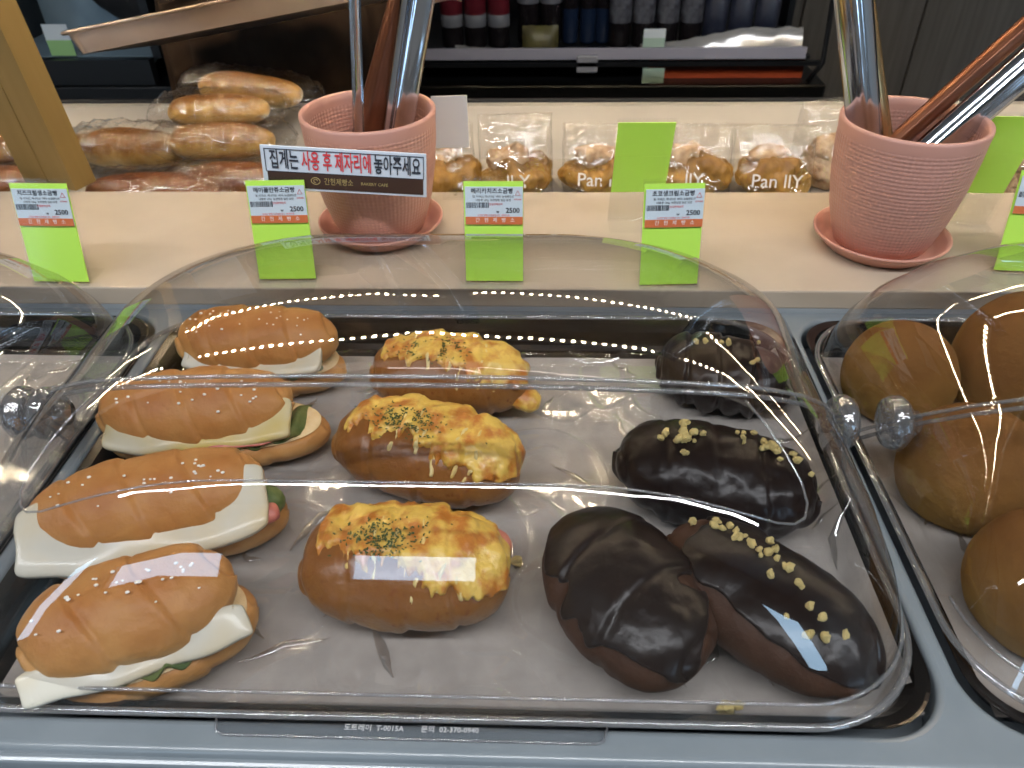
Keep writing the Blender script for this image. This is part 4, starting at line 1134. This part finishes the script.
# ------------------------------------------------------------------ person and baking tray
def person():
    r = empty('person', (-.135, 1.20, FZ), label='person in a brown apron standing behind the counter holding a baking tray', cat='person')
    # continuous body: skinned joints
    J = {'pelvis': (0, 0, .93, .135), 'waist': (0, -.01, 1.06, .125), 'chest': (0, 0, 1.22, .14), 'neckb': (0, .01, 1.39, .07), 'neck': (0, .0, 1.44, .052), 'headl': (0, -.015, 1.50, .075), 'head': (0, -.01, 1.58, .092), 'crown': (0, 0, 1.65, .06),
         'hipL': (-.09, 0, .88, .10), 'kneeL': (-.10, -.02, .50, .062), 'ankL': (-.10, .01, .09, .040), 'toeL': (-.11, -.15, .035, .032),
         'hipR': (.09, 0, .88, .10), 'kneeR': (.10, -.02, .50, .062), 'ankR': (.10, .01, .09, .040), 'toeR': (.11, -.15, .035, .032),
         'shL': (-.17, .01, 1.35, .062), 'elL': (-.20, .09, 1.08, .043), 'wrL': (-.09, .165, .99, .027), 'pmL': (-.04, .175, .975, .026),
         'shR': (.17, .01, 1.35, .062), 'elR': (.27, .0, 1.10, .043), 'wrR': (.352, -.18, 1.06, .027), 'pmR': (.338, -.235, 1.058, .024)}
    E_ = [('pelvis', 'waist'), ('waist', 'chest'), ('chest', 'neckb'), ('neckb', 'neck'), ('neck', 'headl'), ('headl', 'head'), ('head', 'crown'), ('pelvis', 'hipL'), ('hipL', 'kneeL'), ('kneeL', 'ankL'), ('ankL', 'toeL'),
          ('pelvis', 'hipR'), ('hipR', 'kneeR'), ('kneeR', 'ankR'), ('ankR', 'toeR'), ('chest', 'shL'), ('shL', 'elL'), ('elL', 'wrL'), ('wrL', 'pmL'), ('chest', 'shR'), ('shR', 'elR'), ('elR', 'wrR'), ('wrR', 'pmR')]
    # fingers curl round the tray rim
    for s, sd in (('L', -1), ('R', 1)):
        pm = Vector(J['pm'+s][:3])
        d_ = Vector((-1, -.15, -.05)).normalized() if s == 'R' else Vector((1, .05, -.2)).normalized()     # fingers point under the tray rim / rest behind the back
        l_ = Vector((.15, -1, 0)).normalized() if s == 'R' else Vector((.2, 0, 1)).normalized()
        c_ = Vector((0, 0, 1)) if s == 'R' else Vector((0, 1, 0))
        for f in range(4):
            ln = (.030, .036, .033, .025)[f]
            a_ = pm+d_*.034+l_*((f-1.5)*.018)-c_*.006; b_ = a_+d_*ln-c_*.004; e_ = b_+d_*.018+c_*.006
            for nm_, pt_, rd_ in (('a', a_, .0092), ('b', b_, .0083), ('c', e_, .0074)): J['f%s%d%s' % (s, f, nm_)] = (pt_.x, pt_.y, pt_.z, rd_)
            E_ += [('pm'+s, 'f%s%da' % (s, f)), ('f%s%da' % (s, f), 'f%s%db' % (s, f)), ('f%s%db' % (s, f), 'f%s%dc' % (s, f))]
        a_ = pm+l_*.026+c_*.020; b_ = a_+d_*.034+c_*.010
        J['t%sa' % s] = (a_.x, a_.y, a_.z, .0105); J['t%sb' % s] = (b_.x, b_.y, b_.z, .009)
        E_ += [('pm'+s, 't%sa' % s), ('t%sa' % s, 't%sb' % s)]
    names = list(J); me = bpy.data.meshes.new('body')
    me.from_pydata([J[n_][:3] for n_ in names], [(names.index(a), names.index(b)) for a, b in E_], [])
    o = bpy.data.objects.new('body_tmp', me); COL.objects.link(o)
    md = o.modifiers.new('skin', 'SKIN'); md.use_smooth_shade = True
    for i, n_ in enumerate(names):
        sv = me.skin_vertices[0].data[i]; sv.radius = (J[n_][3], J[n_][3]*(.8 if n_ in ('pelvis', 'waist', 'chest') else 1)); sv.use_root = (n_ == 'pelvis')
    o.modifiers.new('sub', 'SUBSURF').levels = 2
    bpy.context.view_layer.update()
    bme = bpy.data.meshes.new_from_object(o.evaluated_get(bpy.context.evaluated_depsgraph_get()))
    bpy.data.objects.remove(o)
    # skin on head, hands; dark clothes elsewhere
    bo = link_mesh('body', bme, M['cloth_dark'], r, True); bme.materials.append(M['skin'])
    for p in bme.polygons:
        c = p.center
        if c.z > 1.42 or (c.y < -.17 and c.x > .15 and c.z > .9) or (c.y > .12 and c.x > -.09 and c.z < 1.03): p.material_index = 1
    # face
    for s in (-1, 1):
        vs, fs = blob(.026, .014, .014, 16, 12); mesh('eye', [(x+s*.032, y-.098, z+1.568) for x, y, z in vs], fs, M['white'], bo)
        vs, fs = blob(.010, .006, .010, 12, 8); mesh('pupil', [(x+s*.032, y-.105, z+1.569) for x, y, z in vs], fs, M['ink'], bo)
        vs, fs = blob(.012, .03, .055, 16, 12); mesh('ear', [(x+s*.092, y, z+1.54) for x, y, z in vs], fs, M['skin'], bo)
    vs, fs = blob(.024, .03, .045, 16, 12); mesh('nose', [(x, y-.105, z+1.53) for x, y, z in vs], fs, M['skin'], bo)
    vs, fs = blob(.045, .012, .014, 16, 12); mesh('mouth', [(x, y-.096, z+1.505) for x, y, z in vs], fs, M['ham'], bo)
    vs, fs = blob(.205, .215, .18, 30, 24, k=2.0, disp=lambda u, th, x, y, z: .003*fbm(x, y, z, 30, 2))
    mesh('hair', [(x, y+.022, z+1.545) for x, y, z in vs], fs, M['hair'], r)
    # apron: bib and skirt wrapped round the front with soft folds
    vs, fs = [], []; nz, na = 46, 60
    for i in range(nz+1):
        t = i/nz; z = .48+t*.86
        hw = .205-.03*smoothstep(.5, .75, t)-.03*smoothstep(.8, 1, t); dp = .150-.01*t+.035*(1-smoothstep(.0, .45, t))
        for j in range(na+1):
            a = radians(-168+ (156)*j/na) if t < .62 else radians(-135+90*j/na)
            fold = .012*(1-t)*sin(j*.62+2*sin(t*3))+.005*noise.noise(Vector((j*.25, t*9, 2)))
            vs.append(((hw+fold)*cos(a), (dp+fold)*sin(a), z))
    for i in range(nz):
        for j in range(na): k = i*(na+1)+j; fs.append((k, k+1, k+na+2, k+na+1))
    ap = mesh('apron', vs, fs, M['cloth'], r); md = ap.modifiers.new('s', 'SOLIDIFY'); md.thickness = .002
    tube('apron_tie', [((.19)*cos(radians(a)), .142*sin(radians(a)), 1.03) for a in range(0, 360, 10)], .006, M['cloth'], ap, n=6, closed=True)
    return r
person()
# baking tray the person holds: shallow pan, seen nearly edge-on
bt = empty('held_baking_tray', (-.12, .86, .135), label='shallow warm-grey baking tray held up over the wrapped rolls', cat='baking tray')
Lt, Dt, Ht = .46, .24, .026
def pan(bm, x0, x1, y0, y1):
    def rg(ins, z): return [bm.verts.new((x, y, z)) for x, y in rrect(x0+ins, x1-ins, y0+ins, y1-ins, max(.02-ins*.4, .006), 6)]
    R = [rg(.018, -Ht+.0008), rg(.012, -Ht+.001), rg(.0065, -.001), rg(.005, 0), rg(0, .0003), rg(-.0005, -.0012), rg(.0045, -.0022), rg(.011, -Ht), rg(.018, -Ht-.0004)]
    m = len(R[0])
    for k in range(len(R)-1):
        for i in range(m): bm.faces.new((R[k][i], R[k][(i+1) % m], R[k+1][(i+1) % m], R[k+1][i]))
    bm.faces.new(R[0]); bm.faces.new(R[-1][::-1])
bm = bmesh.new(); pan(bm, 0, Lt, 0, Dt)
pn = from_bm('tray_pan', bm, M['bake_tray'], bt, smooth=False)
tl = Vector((-.291, .80, .1145)); trp = Vector((-.087, .80, .1485))
ex_ = (trp-tl).normalized(); ey_ = Vector((.0, 1, -.205)); ey_ = (ey_-ex_*ey_.dot(ex_)).normalized(); ez_ = ex_.cross(ey_)
mw = Matrix(((ex_.x, ey_.x, ez_.x, tl.x), (ex_.y, ey_.y, ez_.y, tl.y), (ex_.z, ey_.z, ez_.z, tl.z), (0, 0, 0, 1)))
bt.matrix_world = mw
tube('rolled_rim', [(x, y, 0.0) for x, y in rrect(0, Lt, 0, Dt, .02, 6)], .0022, M['bake_tray'], bt, closed=True)

# ------------------------------------------------------------------ drinks fridge behind
FY = 1.70
fr = empty('drinks_fridge', (.2, 1.9, FZ), label='black open drinks fridge behind the counter with a lilac-grey shelf rail', cat='fridge')
def fsh(o): o.location = Vector(o.location)-fr.location; return o
fsh(box('fridge_base', -1.0, .965, FY-.03, 2.12, FZ, -.2125, M['black'], fr, bev=.004))
fsh(box('fridge_back', -1.0, .95, 2.08, 2.12, -.211, 1.0, M['black'], fr))
fsh(box('fridge_side', .935, .95, 1.98, 2.079, -.211, 1.0, M['black'], fr)); fsh(box('fridge_side', -1.02, -1.0, FY, 2.12, FZ, 1.0, M['black'], fr))
fsh(box('fridge_top', -1.0, .95, FY, 2.12, 1.0, 1.05, M['black'], fr))
fsh(box('drink_shelf', -.30, .925, FY+.005, 2.079, -.166, -.158, M['black'], fr))
fsh(box('price_rail', -.30, .912, FY-.004, FY+.004, -.162, -.137, M['rail'], fr, bev=.001))
fsh(box('lower_rail', -.30, .95, FY-.012, FY, -.176, -.166, M['black'], fr))
fsh(tube('fridge_rod', [(.938, FY-.005, .3), (.945, FY-.005, -.04), (.952, FY-.008, -.17), (.925, FY-.012, -.211)], .006, M['black'], fr))
fsh(box('orange_panel', .556, .92, 1.72, 1.73, -.2115, -.1665, pmat('orange_red_panel', (.32, .05, .012), .5), fr))
# rail clip
bm = bmesh.new(); box_bm(.385, .435, FY-.012, FY-.0045, -.190, -.150, .004, 2, bm=bm)
fsh(from_bm('rail_clip', bm, pmat('grey_plastic_clip', (.28, .29, .33), .4), fr))
# left, glass-fronted lit bay
fsh(box('lit_bay', -1.0, -.6205, 1.95, 2.079, -.153, .9, M['tinted'], fr)); fsh(box('bay_shelf', -1.0, -.6205, FY+.01, 1.95, -.166, -.153, M['tinted'], fr)); fsh(box('bay_front', -1.0, -.6205, FY-.02, FY+.009, -.211, -.154, M['black'], fr))
fsh(box('bay_divider', -.62, -.60, FY+.006, 2.07, -.157, 1.0, M['black'], fr))

def bottle(x, y, prof, body, lab, cap, label, group, zs=-.1578):
    r = empty('drink_bottle', (x, y, zs), label=label, cat='bottle', group=group)
    lathe('bottle_body', prof['body'], body, r, n=24)
    for (nm, z0, z1, rad, mt) in lab: lathe(nm, [(rad, z0), (rad+.0004, z0+.0005), (rad+.0004, z1-.0005), (rad, z1)], mt, r, n=24)
    lathe('bottle_cap', [(0, prof['h']), (.012, prof['h']), (.013, prof['h']+.002), (.013, prof['h']+.016), (.011, prof['h']+.018), (0, prof['h']+.018)], cap, r, n=16)
    return r
def bprof(r_, h): return {'h': h, 'body': [(0, 0), (r_*.85, 0), (r_, .006), (r_, h*.62), (r_*.92, h*.70), (r_*.5, h*.86), (.011, h*.92), (.011, h), (0, h)]}
drink = {'dark': pmat('dark_drink', (.012, .01, .012), .15), 'red': pmat('red_label', (.13, .012, .022), .4), 'wl': pmat('grey_white_label', (.17, .18, .21), .5), 'wl2': pmat('pale_label', (.14, .15, .18), .5, col2=(.05, .05, .065), scale=60),
         'yel': pmat('olive_yellow_pouch', (.13, .12, .04), .4, col2=(.08, .07, .03), scale=30), 'blue': pmat('dark_blue_pouch', (.008, .012, .03), .35, col2=(.04, .045, .07), scale=25), 'navy': pmat('dark_blue_bottle', (.01, .02, .05), .2)}
P1 = bprof(.026, .24)
ords = ['first', 'second', 'third']
for i, x in enumerate((.088, .144, .200)):
    bottle(x, 1.80, P1, drink['dark'], [('red_label', .075, .19, .0262, drink['red']), ('pale_label_base', .048, .075, .0262, drink['wl'])], drink['dark'],
           'red-labelled bottle, %s of three counted from the tongs side' % ords[i], 'red-labelled bottles in the fridge')
for i, x in enumerate((.270, .325)):
    bottle(x, 1.84, P1, drink['dark'], [('small_label', .09, .13, .0262, drink['wl'])], drink['dark'], ['dark bottle with a small label next to the red-labelled bottles', 'dark bottle with a small label standing next to the plain dark bottles'][i], 'dark bottles with small labels')
for i, x in enumerate((.372, .415, .452)):
    bottle(x, 1.83, bprof(.020, .22), drink['navy'], [('dark_label', .08, .14, .0202, drink['dark'])], drink['dark'], 'slim plain dark bottle above the rail clip', 'slim plain dark bottles')
for i, x in enumerate((.490, .545, .602, .658)):
    bottle(x, 1.80, P1, drink['dark'], [('pale_label', .055, .16, .0262, drink['wl2'])], drink['dark'], 'bottle with a tall pale label, %s of four from the rail clip' % ['first', 'second', 'third', 'last'][i], 'bottles with tall pale labels')
def pouch(x, y, w_, h, mat, label, seed):
    vs, fs = [], []; n, m_ = 14, 12
    for s in (-1, 1):
        for i in range(m_+1):
            for j in range(n+1):
                u = -1+2*j/n; v = i/m_
                d = .022*(1-u**4)*(1-v**3)*(.4+.6*min(1, v*6))
                vs.append((u*w_/2, s*(d+.0008), v*h+.002*noise.noise(Vector((u*3, v*3, seed)))))
    k = (m_+1)*(n+1)
    for i in range(m_):
        for j in range(n):
            a = i*(n+1)+j; fs.append((a, a+1, a+n+2, a+n+1)); fs.append((k+a, k+a+n+1, k+a+n+2, k+a+1))
    o = mesh('snack_pouch', vs, fs, mat); o.location = (x, y, -.1578)
    return tag(o, label, 'pouch', 'pouches on the fridge shelf')
pouch(.300, 1.765, .085, .055, drink['yel'], 'low olive-yellow pouch in front of the dark bottles', 1)
for i, x in enumerate((.715, .775, .835)):
    pouch(x, 1.80, .056, .15, drink['blue'], 'dark blue pouch, %s from the pale-labelled bottles' % ['first', 'second', 'third'][i], 3+i)
# crumpled clear wrap lying along the shelf front
def zwrap(x, y, u, v): return -.1555+.055*sin(PI*min(1, v*1.0))*(.3+.7*smoothstep(0, .9, u))*(1-.3*noise.noise(Vector((x*18, y*25, 1))))+.004*noise.noise(Vector((x*40, y*60, 0)))
cw = sheet('crumpled_wrap', .535, .905, 1.712, 1.765, zwrap, clear_mat('crumpled_white_wrap', (.8, .82, .85), 1.5, .15, 2.5, haze=.35, base=.25), 70, 14)
tag(cw, 'crumpled shiny clear wrap lying along the shelf in front of the blue pouches', 'plastic wrap')
cw2 = sheet('crumpled_wrap', .10, .345, 1.712, 1.745, lambda x, y, u, v: -.1555+.018*sin(PI*v)*(1-u)+.003*noise.noise(Vector((x*40, y*60, 4))), clear_mat('crumpled_white_wrap_low', (.8, .82, .85), 1.5, .15, 2.5, haze=.3, base=.25), 50, 10)
tag(cw2, 'low strip of crumpled clear wrap in front of the red-labelled bottles', 'plastic wrap')
# small green-white price cards on the fridge
def fcard(x, z, w_, h, y, mats, label):
    r = empty('shelf_card', (x, y, z), label=label, cat='shelf card', group='small cards on the fridge shelf')
    box('card_top', -w_/2, w_/2, 0, .001, h*.5, h, mats[0], r); box('card_bottom', -w_/2, w_/2, 0, .001, 0, h*.5, mats[1], r)
    return r
pale = pmat('pale_mint_card', (.40, .55, .48), .5); mint = pmat('light_green_card', (.32, .58, .24), .5)
fcard(.561, -.136, .050, .040, FY-.001, (M['label'], pale), 'pale card standing on the fridge rail above the mint card')
fcard(.562, -.207, .050, .034, FY-.034, (pale, pale), 'bright mint card below the fridge rail beside the orange panel')
fcard(-.833, -.150, .060, .070, FY+.004, (M['label'], mint), 'light green card in the lit fridge bay beside the gold post')
# black bag in the lit bay
vs, fs = blob(.26, .14, .22, 50, 36, k=3.0, flat=.45, disp=lambda u, th, x, y, z: .008*noise.noise(Vector((x*12, y*12, z*12))))
bg_ = mesh('black_bag', vs, fs, M['black_rough']); bg_.location = (-.725, 1.865, -.105); bg_.rotation_euler = (0, .5, 0)
tag(bg_, 'black bag lying askew in the lit fridge bay above the held tray', 'bag')

# ------------------------------------------------------------------ render look
scene.view_settings.view_transform = 'Standard'; scene.view_settings.look = 'None'
scene.view_settings.exposure = -0.05; scene.view_settings.gamma = 1.0; scene.view_settings.use_curve_mapping = False
cy = scene.cycles
cy.use_denoising = True
try: cy.denoiser = 'OPENIMAGEDENOISE'
except Exception: pass
cy.max_bounces = 10; cy.diffuse_bounces = 3; cy.glossy_bounces = 4; cy.transmission_bounces = 6; cy.transparent_max_bounces = 24
cy.caustics_reflective = False; cy.caustics_refractive = False; cy.sample_clamp_indirect = 6.0
cy.use_light_tree = True
